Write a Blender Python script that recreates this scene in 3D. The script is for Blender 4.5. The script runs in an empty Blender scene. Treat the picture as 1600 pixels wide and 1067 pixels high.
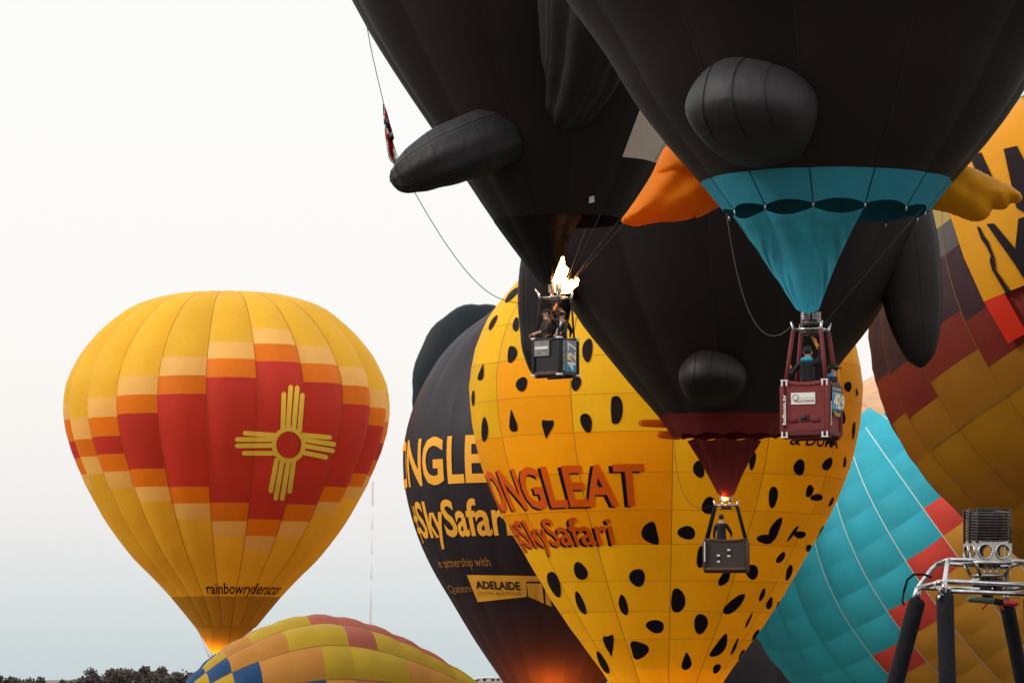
import bpy, bmesh, math, random
import numpy as np
from mathutils import Vector, Matrix, Euler

# ------------------------------------------------------------------ camera, sky, sun, exposure
W, H, F = 1600.0, 1067.0, 6400.0            # reference frame in pixels, focal length in pixels
HORIZON = 1085.0                            # image row of the eye level
PITCH = math.atan((HORIZON - H / 2) / F)
scene = bpy.context.scene
col = scene.collection
cam_d = bpy.data.cameras.new('camera'); cam = bpy.data.objects.new('camera', cam_d); col.objects.link(cam)
cam_d.sensor_width = 36.0; cam_d.lens = 36.0 * F / W
cam_d.clip_start = 0.5; cam_d.clip_end = 40000
cam.location = (0, 0, 0)
cam.rotation_euler = (math.pi / 2 + PITCH, 0, 0)
scene.camera = cam

world = bpy.data.worlds.new('World'); scene.world = world; world.use_nodes = True
SUN_AZ, SUN_EL = math.radians(-104), math.radians(34)      # azimuth from +Y clockwise; from the left, slightly behind the camera
nt = world.node_tree; nt.nodes.clear()
wo = nt.nodes.new('ShaderNodeOutputWorld'); bg = nt.nodes.new('ShaderNodeBackground')
sky = nt.nodes.new('ShaderNodeTexSky'); sky.sky_type = 'NISHITA'; sky.sun_disc = False
sky.sun_elevation = SUN_EL; sky.sun_rotation = SUN_AZ; sky.dust_density = 3.0
tc = nt.nodes.new('ShaderNodeTexCoord'); sep = nt.nodes.new('ShaderNodeSeparateXYZ')
ramp = nt.nodes.new('ShaderNodeValToRGB')
mulr = nt.nodes.new('ShaderNodeMixRGB'); mulr.blend_type = 'MULTIPLY'; mulr.inputs[0].default_value = 1
mulr.inputs[2].default_value = (10, 10, 10, 1)
mix = nt.nodes.new('ShaderNodeMixRGB'); mix.inputs[0].default_value = 0.06
nt.links.new(tc.outputs['Generated'], sep.inputs[0])
mr = nt.nodes.new('ShaderNodeMapRange'); mr.inputs[1].default_value = 0.0; mr.inputs[2].default_value = 1.0
nt.links.new(sep.outputs['Z'], mr.inputs[0]); nt.links.new(mr.outputs[0], ramp.inputs[0])
cr = ramp.color_ramp
stops = [(0.0, (.56, .635, .655)), (0.010, (.60, .67, .685)), (0.028, (.73, .76, .762)), (0.042, (.84, .822, .812)), (0.062, (.92, .882, .856)),
         (0.085, (.95, .922, .892)), (0.125, (.95, .936, .914)), (0.175, (.942, .946, .932)), (0.42, (1.40, 1.40, 1.39)), (1.0, (1.22, 1.25, 1.30))]
cr.elements[0].position, cr.elements[0].color = stops[0][0], (*stops[0][1], 1)
cr.elements[1].position, cr.elements[1].color = stops[-1][0], (*stops[-1][1], 1)
for p, c in stops[1:-1]:
    e = cr.elements.new(p); e.color = (*c, 1)
nt.links.new(ramp.outputs[0], mulr.inputs[1]); nt.links.new(mulr.outputs[0], mix.inputs[1]); nt.links.new(sky.outputs[0], mix.inputs[2])
nt.links.new(mix.outputs[0], bg.inputs[0]); bg.inputs[1].default_value = 0.1
nt.links.new(bg.outputs[0], wo.inputs[0])

sd = bpy.data.lights.new('sun', 'SUN'); sun = bpy.data.objects.new('sun', sd); col.objects.link(sun)
sd.energy = 1.5; sd.angle = math.radians(14); sd.color = (1.0, .95, .88)
sv = Vector((math.sin(SUN_AZ) * math.cos(SUN_EL), math.cos(SUN_AZ) * math.cos(SUN_EL), math.sin(SUN_EL)))
sun.rotation_euler = sv.to_track_quat('Z', 'Y').to_euler()

scene.render.engine = 'CYCLES'
scene.view_settings.view_transform = 'Standard'; scene.view_settings.look = 'None'
scene.view_settings.exposure = 0.1; scene.view_settings.gamma = 1.0; scene.view_settings.use_curve_mapping = False
scene.cycles.use_denoising = True
scene.cycles.max_bounces = 8; scene.cycles.diffuse_bounces = 4; scene.cycles.transmission_bounces = 6
scene.cycles.sample_clamp_indirect = 6.0
rnd = random.Random(7)
R = math.radians

# ------------------------------------------------------------------ helpers
def ray(x, y):
    v = np.array([(x - W / 2) / F, 1.0, -(y - H / 2) / F])
    c, s = math.cos(PITCH), math.sin(PITCH)
    return np.array([v[0], v[1] * c - v[2] * s, v[1] * s + v[2] * c])
def at(x, y, D):
    d = ray(x, y); return Vector(d / d[1] * D)
def px(n, D): return n * D / F

def tag(o, label=None, cat=None, group=None, kind=None):
    if label: o['label'] = label
    if cat: o['category'] = cat
    if group: o['group'] = group
    if kind: o['kind'] = kind
    return o
def empty(name, loc=(0, 0, 0), rot=None):
    o = bpy.data.objects.new(name, None); col.objects.link(o); o.empty_display_size = .2
    m = Matrix.Translation(Vector(loc))
    if rot is not None: m = m @ (rot if isinstance(rot, Matrix) else Matrix.Rotation(rot, 4, 'Z'))
    o.matrix_world = m
    return o
def link(name, me, mat, parent=None, smooth=True):
    if mat is not None and not me.materials:
        me.materials.append(mat)
    if smooth:
        me.polygons.foreach_set('use_smooth', [True] * len(me.polygons))
    o = bpy.data.objects.new(name, me); col.objects.link(o)
    if parent is not None: o.parent = parent
    return o
def mk(name, V, Fc, mat, parent=None, smooth=True):
    me = bpy.data.meshes.new(name)
    me.from_pydata([tuple(map(float, v)) for v in V], [], Fc); me.update()
    return link(name, me, mat, parent, smooth)
def grid_faces(nu, nv, wrap=False):
    f = []
    for j in range(nv - 1):
        for i in range(nu if wrap else nu - 1):
            a = j * nu + i; b = j * nu + (i + 1) % nu
            f.append((a, b, b + nu, a + nu))
    return f
class MB:
    """collects boxes, tubes, lofts into one mesh"""
    def __init__(s): s.V = []; s.F = []
    def add(s, V, Fc):
        n = len(s.V); s.V += [tuple(map(float, v)) for v in V]; s.F += [tuple(i + n for i in f) for f in Fc]; return s
    def box(s, c, d, rot=None, bev=0.0):
        bm = bmesh.new(); bmesh.ops.create_cube(bm, size=1)
        bmesh.ops.scale(bm, vec=Vector(d), verts=bm.verts)
        if bev: bmesh.ops.bevel(bm, geom=bm.edges[:], offset=bev, segments=2, affect='EDGES', profile=.5)
        m = Matrix.Translation(Vector(c)) @ (rot.to_4x4() if rot is not None else Matrix.Identity(4))
        bmesh.ops.transform(bm, matrix=m, verts=bm.verts); bm.verts.index_update()
        s.add([v.co for v in bm.verts], [[v.index for v in f.verts] for f in bm.faces]); bm.free(); return s
    def tube(s, pts, r, n=8, caps=True, flat=None):
        pts = [Vector(p) for p in pts]; k = len(pts)
        rs = r if isinstance(r, (list, tuple)) else [r] * k
        V = []; up = None
        for i, p in enumerate(pts):
            t = (pts[min(i + 1, k - 1)] - pts[max(i - 1, 0)]).normalized()
            if up is None:
                up = Vector((0, 0, 1)) if abs(t.z) < .9 else Vector((1, 0, 0))
                if flat is not None: up = Vector(flat)
            a = t.cross(up).normalized(); b = a.cross(t).normalized(); up = b
            ra, rb = rs[i] if isinstance(rs[i], (list, tuple)) else (rs[i], rs[i])
            for j in range(n):
                q = 2 * math.pi * j / n
                V.append(p + a * ra * math.cos(q) + b * rb * math.sin(q))
        Fc = grid_faces(n, k, True)
        if caps:
            Fc.append(tuple(range(n - 1, -1, -1))); Fc.append(tuple(range((k - 1) * n, k * n)))
        return s.add(V, Fc)
    def torus(s, c, R_, r, axis='Z', n=24, m=8, rot=None):
        V = []
        for i in range(n):
            a = 2 * math.pi * i / n
            for j in range(m):
                b = 2 * math.pi * j / m; q = R_ + r * math.cos(b)
                v = Vector((q * math.cos(a), q * math.sin(a), r * math.sin(b)))
                if axis == 'Y': v = Vector((v.x, v.z, v.y))
                if axis == 'X': v = Vector((v.z, v.x, v.y))
                if rot is not None: v = rot @ v
                V.append(v + Vector(c))
        Fc = [(i * m + j, ((i + 1) % n) * m + j, ((i + 1) % n) * m + (j + 1) % m, i * m + (j + 1) % m) for i in range(n) for j in range(m)]
        return s.add(V, Fc)
    def ball(s, c, d, n=16, m=10, rot=None, jit=None):
        V = []
        for j in range(m + 1):
            ph = math.pi * j / m
            for i in range(n):
                a = 2 * math.pi * i / n
                v = Vector((math.sin(ph) * math.cos(a), math.sin(ph) * math.sin(a), math.cos(ph)))
                if jit: v *= jit(v)
                v = Vector((v.x * d[0], v.y * d[1], v.z * d[2]))
                if rot is not None: v = rot @ v
                V.append(v + Vector(c))
        return s.add(V, grid_faces(n, m + 1, True))
    def build(s, name, mat, parent=None, smooth=True):
        return mk(name, s.V, s.F, mat, parent, smooth)

# ------------------------------------------------------------------ materials
def fabric(name, c, trans=.3, tcol=None, rough=.55, spec=.14, sheen=0.0, vary=.14, bump=.42, scale=.35):
    m = bpy.data.materials.new(name); m.use_nodes = True; n = m.node_tree; n.nodes.clear(); L = n.links.new
    out = n.nodes.new('ShaderNodeOutputMaterial'); p = n.nodes.new('ShaderNodeBsdfPrincipled')
    p.inputs['Roughness'].default_value = rough; p.inputs['Specular IOR Level'].default_value = spec
    p.inputs['Sheen Weight'].default_value = sheen; p.inputs['Sheen Roughness'].default_value = .4
    tcn = n.nodes.new('ShaderNodeTexCoord')
    no = n.nodes.new('ShaderNodeTexNoise'); no.inputs['Scale'].default_value = scale; no.inputs['Detail'].default_value = 5
    L(tcn.outputs['Object'], no.inputs['Vector'])
    no2 = n.nodes.new('ShaderNodeTexNoise'); no2.inputs['Scale'].default_value = 6; no2.inputs['Detail'].default_value = 6; no2.inputs['Roughness'].default_value = .7
    L(tcn.outputs['Object'], no2.inputs['Vector'])
    oi = n.nodes.new('ShaderNodeObjectInfo')
    def math_(op, a, b):
        q = n.nodes.new('ShaderNodeMath'); q.operation = op
        for k, v in enumerate((a, b)):
            if isinstance(v, (int, float)): q.inputs[k].default_value = v
            else: L(v, q.inputs[k])
        return q.outputs[0]
    v1 = math_('MULTIPLY', math_('SUBTRACT', no.outputs[0], .5), vary * 2.2)
    v2 = math_('MULTIPLY', math_('SUBTRACT', oi.outputs['Random'], .5), vary)
    v3 = math_('MULTIPLY', math_('SUBTRACT', no2.outputs[0], .5), vary * 1.2)
    val = math_('ADD', math_('ADD', v1, v2), math_('ADD', v3, 1.0))
    hs = n.nodes.new('ShaderNodeHueSaturation'); hs.inputs['Color'].default_value = (*c, 1); L(val, hs.inputs['Value'])
    L(hs.outputs[0], p.inputs['Base Color'])
    if bump:
        bp = n.nodes.new('ShaderNodeBump'); bp.inputs['Strength'].default_value = bump; bp.inputs['Distance'].default_value = .14
        nb = n.nodes.new('ShaderNodeTexNoise'); nb.inputs['Scale'].default_value = 1.1; nb.inputs['Detail'].default_value = 3
        mpb = n.nodes.new('ShaderNodeMapping'); mpb.inputs['Scale'].default_value = (1, 1, .4); L(tcn.outputs['Object'], mpb.inputs[0]); L(mpb.outputs[0], nb.inputs['Vector']); L(nb.outputs[0], bp.inputs['Height']); L(bp.outputs[0], p.inputs['Normal'])
    if trans:
        t = n.nodes.new('ShaderNodeBsdfTranslucent')
        if tcol: t.inputs[0].default_value = (*tcol, 1)
        else: L(hs.outputs[0], t.inputs[0])
        ms = n.nodes.new('ShaderNodeMixShader'); ms.inputs[0].default_value = trans
        L(p.outputs[0], ms.inputs[1]); L(t.outputs[0], ms.inputs[2]); L(ms.outputs[0], out.inputs[0])
    else: L(p.outputs[0], out.inputs[0])
    return m
def solid(name, c, rough=.6, metal=0.0, spec=.4, vary=.12, scale=8.0, bump=0.0):
    m = bpy.data.materials.new(name); m.use_nodes = True; n = m.node_tree; L = n.links.new
    p = n.nodes['Principled BSDF']; p.inputs['Roughness'].default_value = rough; p.inputs['Metallic'].default_value = metal
    p.inputs['Specular IOR Level'].default_value = spec
    tcn = n.nodes.new('ShaderNodeTexCoord'); no = n.nodes.new('ShaderNodeTexNoise'); no.inputs['Scale'].default_value = scale; no.inputs['Detail'].default_value = 5
    L(tcn.outputs['Object'], no.inputs['Vector'])
    r = n.nodes.new('ShaderNodeValToRGB'); r.color_ramp.elements[0].position = .3; r.color_ramp.elements[1].position = .7
    r.color_ramp.elements[0].color = (*[x * (1 - vary) for x in c], 1); r.color_ramp.elements[1].color = (*[min(1, x * (1 + vary)) for x in c], 1)
    L(no.outputs[0], r.inputs[0]); L(r.outputs[0], p.inputs['Base Color'])
    if bump:
        bp = n.nodes.new('ShaderNodeBump'); bp.inputs['Strength'].default_value = bump; bp.inputs['Distance'].default_value = .02
        L(no.outputs[0], bp.inputs['Height']); L(bp.outputs[0], p.inputs['Normal'])
    return m
def emit(name, c, s):
    m = bpy.data.materials.new(name); m.use_nodes = True; n = m.node_tree; n.nodes.clear()
    o = n.nodes.new('ShaderNodeOutputMaterial'); e = n.nodes.new('ShaderNodeEmission')
    no = n.nodes.new('ShaderNodeTexNoise'); no.inputs['Scale'].default_value = 3.5; no.inputs['Detail'].default_value = 3
    tcn = n.nodes.new('ShaderNodeTexCoord'); n.links.new(tcn.outputs['Object'], no.inputs['Vector'])
    r = n.nodes.new('ShaderNodeValToRGB'); r.color_ramp.elements[0].position = .38; r.color_ramp.elements[1].position = .56
    r.color_ramp.elements[0].color = (c[0], c[1] * .55, c[2] * .3, 1); r.color_ramp.elements[1].color = (*c, 1)
    n.links.new(no.outputs[0], r.inputs[0]); n.links.new(r.outputs[0], e.inputs[0])
    e.inputs[1].default_value = s; n.links.new(e.outputs[0], o.inputs[0]); return m
def wicker(name, c):
    m = bpy.data.materials.new(name); m.use_nodes = True; n = m.node_tree; L = n.links.new
    p = n.nodes['Principled BSDF']; p.inputs['Roughness'].default_value = .55
    tcn = n.nodes.new('ShaderNodeTexCoord'); br = n.nodes.new('ShaderNodeTexBrick'); br.inputs['Scale'].default_value = 14
    br.inputs['Mortar Size'].default_value = .06; br.inputs['Brick Width'].default_value = .8; br.inputs['Row Height'].default_value = .28
    br.inputs['Color1'].default_value = (*c, 1); br.inputs['Color2'].default_value = (*[x * .65 for x in c], 1); br.inputs['Mortar'].default_value = (*[x * .25 for x in c], 1)
    mp = n.nodes.new('ShaderNodeMapping'); mp.inputs['Rotation'].default_value = (R(90), 0, R(30))
    L(tcn.outputs['Object'], mp.inputs[0]); L(mp.outputs[0], br.inputs['Vector']); L(br.outputs['Color'], p.inputs['Base Color'])
    bp = n.nodes.new('ShaderNodeBump'); bp.inputs['Strength'].default_value = .8; bp.inputs['Distance'].default_value = .02
    L(br.outputs['Fac'], bp.inputs['Height']); bp.invert = True; L(bp.outputs[0], p.inputs['Normal'])
    return m

M = {}
M['yellow'] = fabric('golden yellow nylon', (.94, .58, .045), .44)
M['pale'] = fabric('pale apricot nylon', (.95, .56, .15), .36)
M['orange'] = fabric('burnt orange nylon', (.86, .22, .012), .32)
M['red'] = fabric('crimson nylon', (.58, .045, .028), .30)
M['symbol'] = fabric('sun yellow applique', (1.0, .57, .06), 0, bump=.05, vary=.05)
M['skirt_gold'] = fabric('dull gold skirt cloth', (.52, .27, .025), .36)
M['tape_brown'] = fabric('brown load tape', (.20, .10, .015), 0, bump=0)
M['seam_gold'] = fabric('gold seam tape', (.46, .23, .008), 0, bump=0)
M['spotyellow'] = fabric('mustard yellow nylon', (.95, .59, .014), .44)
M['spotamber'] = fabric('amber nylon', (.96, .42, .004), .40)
M['spotblack'] = fabric('black spot nylon', (.018, .012, .014), .05, bump=.1, spec=.02)
M['lettero'] = fabric('orange red lettering cloth', (.72, .095, .004), 0, bump=.05, vary=.06)
M['navy'] = fabric('charcoal navy nylon', (.017, .0135, .019), .09, tcol=(.42, .13, .02), spec=.25)
M['ear'] = fabric('black green nylon', (.012, .018, .022), .05, sheen=.1)
M['navy_skirt'] = fabric('glow tinted skirt cloth', (.028, .018, .018), .5, tcol=(.62, .22, .04))  # orange translucent tint put in for the flame glow through the skirt
M['letterg'] = fabric('gold lettering cloth', (.86, .38, .04), 0, bump=.05, vary=.06)
M['letterd'] = fabric('dim gold lettering cloth', (.34, .14, .03), 0, bump=.05)
M['pengu'] = fabric('black penguin nylon', (.0185, .0118, .0125), .05, tcol=(.03, .014, .012), rough=.5, spec=.22, vary=.25, bump=.18)
M['pengu_scoop'] = fabric('opaque black scoop cloth', (.013, .010, .011), 0, spec=.1, bump=.4)
M['pengu_seam'] = fabric('charcoal stitched seam', (.022, .019, .022), 0, bump=0)
M['pengu_tape'] = fabric('black load tape', (.030, .022, .022), 0, bump=0)
M['pengu_limb'] = fabric('sky lit black limb nylon', (.021, .0175, .020), .03, rough=.60, spec=.40, vary=.25, bump=.7, scale=.8)  # lighter, bluer copy of the body nylon; sky light put into the colour
M['belly'] = fabric('off white belly nylon', (.92, .80, .72), .45)
M['footor'] = fabric('bright orange foot nylon', (.95, .27, .006), .42)
M['footye'] = fabric('yellow orange foot nylon', (.84, .38, .012), .32)
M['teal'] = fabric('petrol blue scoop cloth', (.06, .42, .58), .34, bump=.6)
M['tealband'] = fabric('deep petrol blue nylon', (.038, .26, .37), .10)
M['maroon'] = fabric('dark red scoop cloth', (.16, .018, .018), .22)
M['turq'] = fabric('turquoise nylon', (.06, .55, .70), .38)
M['turq2'] = fabric('deep turquoise nylon', (.05, .52, .67), .38)
M['coral'] = fabric('coral red nylon', (.84, .09, .07), .34)
M['mango'] = fabric('mango orange nylon', (.76, .34, .05), .32)
M['peach'] = fabric('peach crown nylon', (.86, .52, .30), .34)
M['pinkbit'] = fabric('rose pink nylon', (.70, .22, .22), .32)
M['bluebit'] = fabric('slate blue nylon', (.20, .42, .50), .32)
M['tape_white'] = fabric('white load tape', (.80, .86, .82), .2, bump=0)
M['ochre'] = fabric('ochre nylon', (.42, .18, .010), .25)
M['ochre2'] = fabric('dark ochre nylon', (.35, .135, .012), .25)
M['brick'] = fabric('brick red nylon', (.20, .026, .016), .22)
M['plum'] = fabric('dark plum nylon', (.048, .02, .025), .18)
M['smoke'] = fabric('smoke grey nylon', (.10, .085, .085), .2)
M['sand'] = fabric('sand yellow nylon', (.46, .32, .10), .28)
M['banner'] = fabric('bright orange banner cloth', (.96, .40, .006), .40)
M['banred'] = fabric('bright red banner cloth', (.78, .035, .012), .32)
M['pw_yellow'] = fabric('mustard patch nylon', (.50, .32, .022), .30)
M['pw_peach'] = fabric('tan orange patch nylon', (.52, .22, .038), .30)
M['pw_pink'] = fabric('dusty rose patch nylon', (.44, .115, .07), .30)
M['pw_blue'] = fabric('royal blue patch nylon', (.012, .055, .15), .25)
M['umber'] = fabric('umber nylon', (.014, .009, .009), .05, spec=.1)
M['chrome'] = solid('polished steel', (.46, .45, .45), .24, 1.0, vary=.3, scale=14)
M['steel'] = solid('brushed steel', (.46, .43, .40), .36, 1.0, vary=.35, scale=12)
M['darksteel'] = solid('scorched steel coil', (.055, .042, .038), .42, .75, vary=.4, scale=20)
M['pad'] = solid('black padded sleeve', (.008, .007, .009), .9, spec=.2, vary=.3, scale=25, bump=.4)
M['redpad'] = solid('dark red padded suede', (.17, .022, .022), .75, vary=.18, scale=12, bump=.3)
M['redpad2'] = solid('deep red padded trim', (.11, .013, .014), .75, vary=.2, scale=12, bump=.3)
M['blackpad'] = solid('black basket cover', (.013, .011, .013), .7, vary=.3, scale=15, bump=.3)
M['brownpad'] = solid('brown leather trim', (.075, .030, .020), .6, vary=.3, scale=15, bump=.3)
M['wick'] = wicker('dark brown wicker', (.085, .042, .030))
M['wickt'] = wicker('tan wicker', (.25, .13, .06))
M['white'] = solid('white vinyl', (.72, .70, .66), .6, vary=.05)
M['grey'] = solid('creased grey cloth', (.22, .20, .19), .7, vary=.35, scale=9, bump=.5)
M['black'] = solid('black vinyl', (.012, .010, .012), .6)
M['signblue'] = solid('blue sign vinyl', (.02, .26, .42), .5, vary=.2)
M['signgrey'] = solid('grey sign vinyl', (.20, .22, .23), .5, vary=.35, scale=5)
M['signyel'] = solid('yellow sign vinyl', (.75, .42, .02), .5)
M['signred'] = solid('dark red print', (.28, .05, .04), .5)
M['rope'] = solid('grey rope', (.16, .15, .14), .8)
M['darkrope'] = solid('dark rope', (.04, .035, .035), .8)
M['wire'] = solid('steel wire', (.10, .08, .075), .6, .2)
M['skin'] = solid('skin', (.52, .28, .19), .55, vary=.08)
M['hair'] = solid('dark brown hair', (.022, .015, .012), .7, vary=.3, scale=40)
M['coat'] = solid('black jacket cloth', (.010, .010, .013), .8, vary=.25, bump=.4)
M['coat2'] = solid('dark brown jacket cloth', (.035, .024, .02), .8, vary=.25, bump=.4)
M['jeans'] = solid('dark trousers cloth', (.015, .018, .03), .8)
M['glove'] = solid('orange leather glove', (.70, .27, .03), .6)
M['collar'] = solid('bright blue collar cloth', (.02, .36, .52), .7)
M['eyes'] = solid('dark eye', (.01, .008, .008), .2)
M['handle_g'] = solid('green handle grip', (.07, .09, .05), .45)
M['handle_r'] = solid('red handle grip', (.42, .02, .015), .4)
M['grass'] = solid('dry grass field', (.055, .052, .028), .9, vary=.45, scale=.02)
M['hill'] = solid('dry brown hillside', (.17, .12, .09), .9, vary=.2, scale=.004)
M['leaf'] = solid('haze lightened dark foliage', (.070, .050, .040), .9, vary=.25, scale=.6)  # brown lightened to imitate haze over the far trees
M['bark'] = solid('bark', (.07, .05, .04), .9)
M['mastred'] = solid('haze paled mast red', (.50, .16, .14), .6)  # red paled in the colour to imitate distance haze
M['mastwhite'] = solid('white mast paint', (.80, .78, .76), .6)
M['stucco'] = solid('pale stucco', (.52, .47, .43), .9)
M['roof'] = solid('grey brown roof', (.16, .12, .10), .9)
M['pane'] = solid('dark window pane', (.03, .035, .04), .15)
M['fl_red'] = fabric('red flag cloth', (.55, .03, .02), .5, bump=0)
M['fl_white'] = fabric('white flag cloth', (.85, .82, .80), .5, bump=0)
M['fl_navy'] = fabric('navy flag cloth', (.02, .022, .05), .2, bump=0)
def fire(name, c, strength):
    m = bpy.data.materials.new(name); m.use_nodes = True; n = m.node_tree; n.nodes.clear(); L = n.links.new
    o = n.nodes.new('ShaderNodeOutputMaterial'); e = n.nodes.new('ShaderNodeEmission'); e.inputs[0].default_value = (*c, 1)
    tcn = n.nodes.new('ShaderNodeTexCoord'); no = n.nodes.new('ShaderNodeTexNoise'); no.inputs['Scale'].default_value = 5.0; no.inputs['Detail'].default_value = 3
    L(tcn.outputs['Object'], no.inputs['Vector']); mr_ = n.nodes.new('ShaderNodeMapRange'); mr_.inputs[1].default_value = .36; mr_.inputs[2].default_value = .60
    mr_.inputs[3].default_value = strength * .12; mr_.inputs[4].default_value = strength
    L(no.outputs[0], mr_.inputs[0]); L(mr_.outputs[0], e.inputs[1]); L(e.outputs[0], o.inputs['Volume']); return m
M['flame'] = fire('flame', (1.0, .36, .09), 4.2)
M['glow'] = emit('pilot flame', (1.0, .36, .10), 14.0)

# ------------------------------------------------------------------ balloon envelope: a gored surface of revolution
class Env:
    def __init__(s, root, prof, N, phase, bulge):
        """prof: (z, r) from mouth to crown in local metres"""
        s.root = root; s.N = N; s.ph = R(phase); s.b = bulge
        P = np.array(prof, float)
        P = np.vstack([2 * P[0] - P[1], P, 2 * P[-1] - P[-2]])
        d = np.sqrt(np.maximum(np.hypot(*np.diff(P, axis=0).T), 1e-6)); t = np.concatenate([[0], np.cumsum(d)])
        out = []
        for i in range(1, len(P) - 2):
            t0, t1, t2, t3 = t[i - 1:i + 3]; u = np.linspace(t1, t2, 14, endpoint=False)[:, None]
            p0, p1, p2, p3 = P[i - 1:i + 3]
            A1 = (t1 - u) / (t1 - t0) * p0 + (u - t0) / (t1 - t0) * p1; A2 = (t2 - u) / (t2 - t1) * p1 + (u - t1) / (t2 - t1) * p2
            A3 = (t3 - u) / (t3 - t2) * p2 + (u - t2) / (t3 - t2) * p3
            B1 = (t2 - u) / (t2 - t0) * A1 + (u - t0) / (t2 - t0) * A2; B2 = (t3 - u) / (t3 - t1) * A2 + (u - t1) / (t3 - t1) * A3
            out.append((t2 - u) / (t2 - t1) * B1 + (u - t1) / (t2 - t1) * B2)
        Q = np.vstack(out + [P[-2:-1]])
        s.z = np.maximum.accumulate(Q[:, 0] + np.arange(len(Q)) * 1e-6); s.r = np.maximum(Q[:, 1], 0.0)
        s.s = np.concatenate([[0], np.cumsum(np.hypot(np.diff(s.z), np.diff(s.r)))]); s.L = s.s[-1]
        s.mw = np.array(root.matrix_world); s.mi = np.linalg.inv(s.mw)
    def phi(s, th):
        w = 2 * math.pi / s.N
        return 2 * (((np.asarray(th) - s.ph) / w) % 1.0) - 1
    def fac(s, th): return 1 - s.b * .6 + s.b * (1 - s.phi(th) ** 2)
    def s_of_z(s, z): return float(np.interp(z, s.z, s.s))
    def z_of_s(s, q): return np.interp(q, s.s, s.z)
    def P(s, q, th, off=0.0, phi=None):
        """local point at arc length q and angle th"""
        q = np.asarray(q, float); th = np.asarray(th, float)
        z = np.interp(q, s.s, s.z); r = np.interp(q, s.s, s.r)
        f = s.fac(th) if phi is None else 1 - s.b * .6 + s.b * (1 - np.asarray(phi) ** 2)
        e = .02
        dz = np.interp(q + e, s.s, s.z) - np.interp(q - e, s.s, s.z); dr = np.interp(q + e, s.s, s.r) - np.interp(q - e, s.s, s.r)
        n = np.hypot(dz, dr) + 1e-9
        rr = r * f + off * dz / n; zz = z - off * dr / n
        return np.stack([rr * np.sin(th), -rr * np.cos(th), zz], -1)
    def cast(s, pts, off=0.0):
        """pixels -> local points on the surface (nudged towards the middle where a pixel misses)"""
        pts = np.array(pts, float); o = s.mi[:3, 3]
        mid = np.array(s.mid_px); res = np.full((len(pts), 3), np.nan)
        todo = np.arange(len(pts)); p = pts.copy()
        d0 = np.linalg.norm(s.mw[:3, 3]); tt = np.linspace(max(5, d0 - 45), d0 + 45, 700)
        for it in range(60):
            if not len(todo): break
            D = np.array([ray(*q) for q in p[todo]]); D /= np.linalg.norm(D, axis=1)[:, None]
            D = D @ s.mi[:3, :3].T
            f = lambda X: np.where((X[..., 2] < s.z[0]) | (X[..., 2] > s.z[-1]), 1.0, np.hypot(X[..., 0], X[..., 1]) - np.interp(X[..., 2], s.z, s.r) * s.fac(np.arctan2(X[..., 0], -X[..., 1])) - off)
            X = o + D[:, None, :] * tt[None, :, None]; v = f(X); hit = v < 0
            ok = hit.any(1); k = hit.argmax(1)
            lo = tt[np.maximum(k - 1, 0)]; hi = tt[k]
            for _ in range(22):
                m = (lo + hi) / 2; h = f(o + D * m[:, None]) < 0
                hi = np.where(h, m, hi); lo = np.where(h, lo, m)
            res[todo[ok]] = (o + D * hi[:, None])[ok]
            todo = todo[~ok]
            p[todo] += (mid - p[todo]) / np.linalg.norm(mid - p[todo], axis=1)[:, None] * 1.5
        return res
    def ang(s, k): return s.ph + 2 * math.pi * k / s.N
    def panel(s, name, k, q0, q1, mat, nu=8, bv=0.0, arch=0.0, step=.55, span=1, shade=True):
        nv = max(3, int((q1 - q0) / step) + 1)
        a0, a1 = s.ang(k), s.ang(k + span)
        u = np.linspace(0, 1, nu * span + 1); v = np.linspace(0, 1, nv)
        U, Vv = np.meshgrid(u, v)
        ph = 2 * ((U * span) % 1.0) - 1
        ph = np.where((U * span) % 1.0 == 0, 1.0, ph)
        q = q0 + (q1 - q0) * Vv + arch * (1 - ph ** 2) * (1 - Vv)
        X = s.P(q, a0 + (a1 - a0) * U, off=bv * (1 - (2 * Vv - 1) ** 2) * np.sqrt(np.maximum(1 - ph ** 2, 0)), phi=ph)
        return mk(name, X.reshape(-1, 3), grid_faces(len(u), nv), mat, s.root, shade)
    def tape(s, name, k, mat, w=.03, off=.012, q0=0, q1=None):
        q1 = s.L if q1 is None else q1
        q = np.linspace(q0, q1, 90); r = np.interp(q, s.s, s.r); a = s.ang(k); dth = np.minimum(w / 2 / np.maximum(r, .05), .1)
        A = s.P(q, a - dth, off, phi=np.ones_like(q)); B = s.P(q, a + dth, off, phi=np.ones_like(q))
        V = np.stack([A, B], 1).reshape(-1, 3)
        return mk(name, V, grid_faces(2, 90), mat, s.root)
    def ringtape(s, name, q, mat, w=.03, off=.012, th0=-math.pi, th1=math.pi):
        th = np.linspace(th0, th1, 241)
        V = np.concatenate([s.P(np.full(241, q - w / 2), th, off), s.P(np.full(241, q + w / 2), th, off)])
        return mk(name, V, grid_faces(241, 2), mat, s.root)
    def blob(s, name, outline, mat, off=.05, parent=None):
        O = np.array(outline, float); c = O.mean(0); n = len(O)
        pts = np.concatenate([c + (O - c) * f for f in (1, .8, .6, .4, .2)] + [c[None]])
        X = s.cast(pts, off)
        Fc = grid_faces(n, 5, True) + [(4 * n + i, 4 * n + (i + 1) % n, 5 * n) for i in range(n)]
        return mk(name, X, Fc, mat, parent or s.root)
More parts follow.
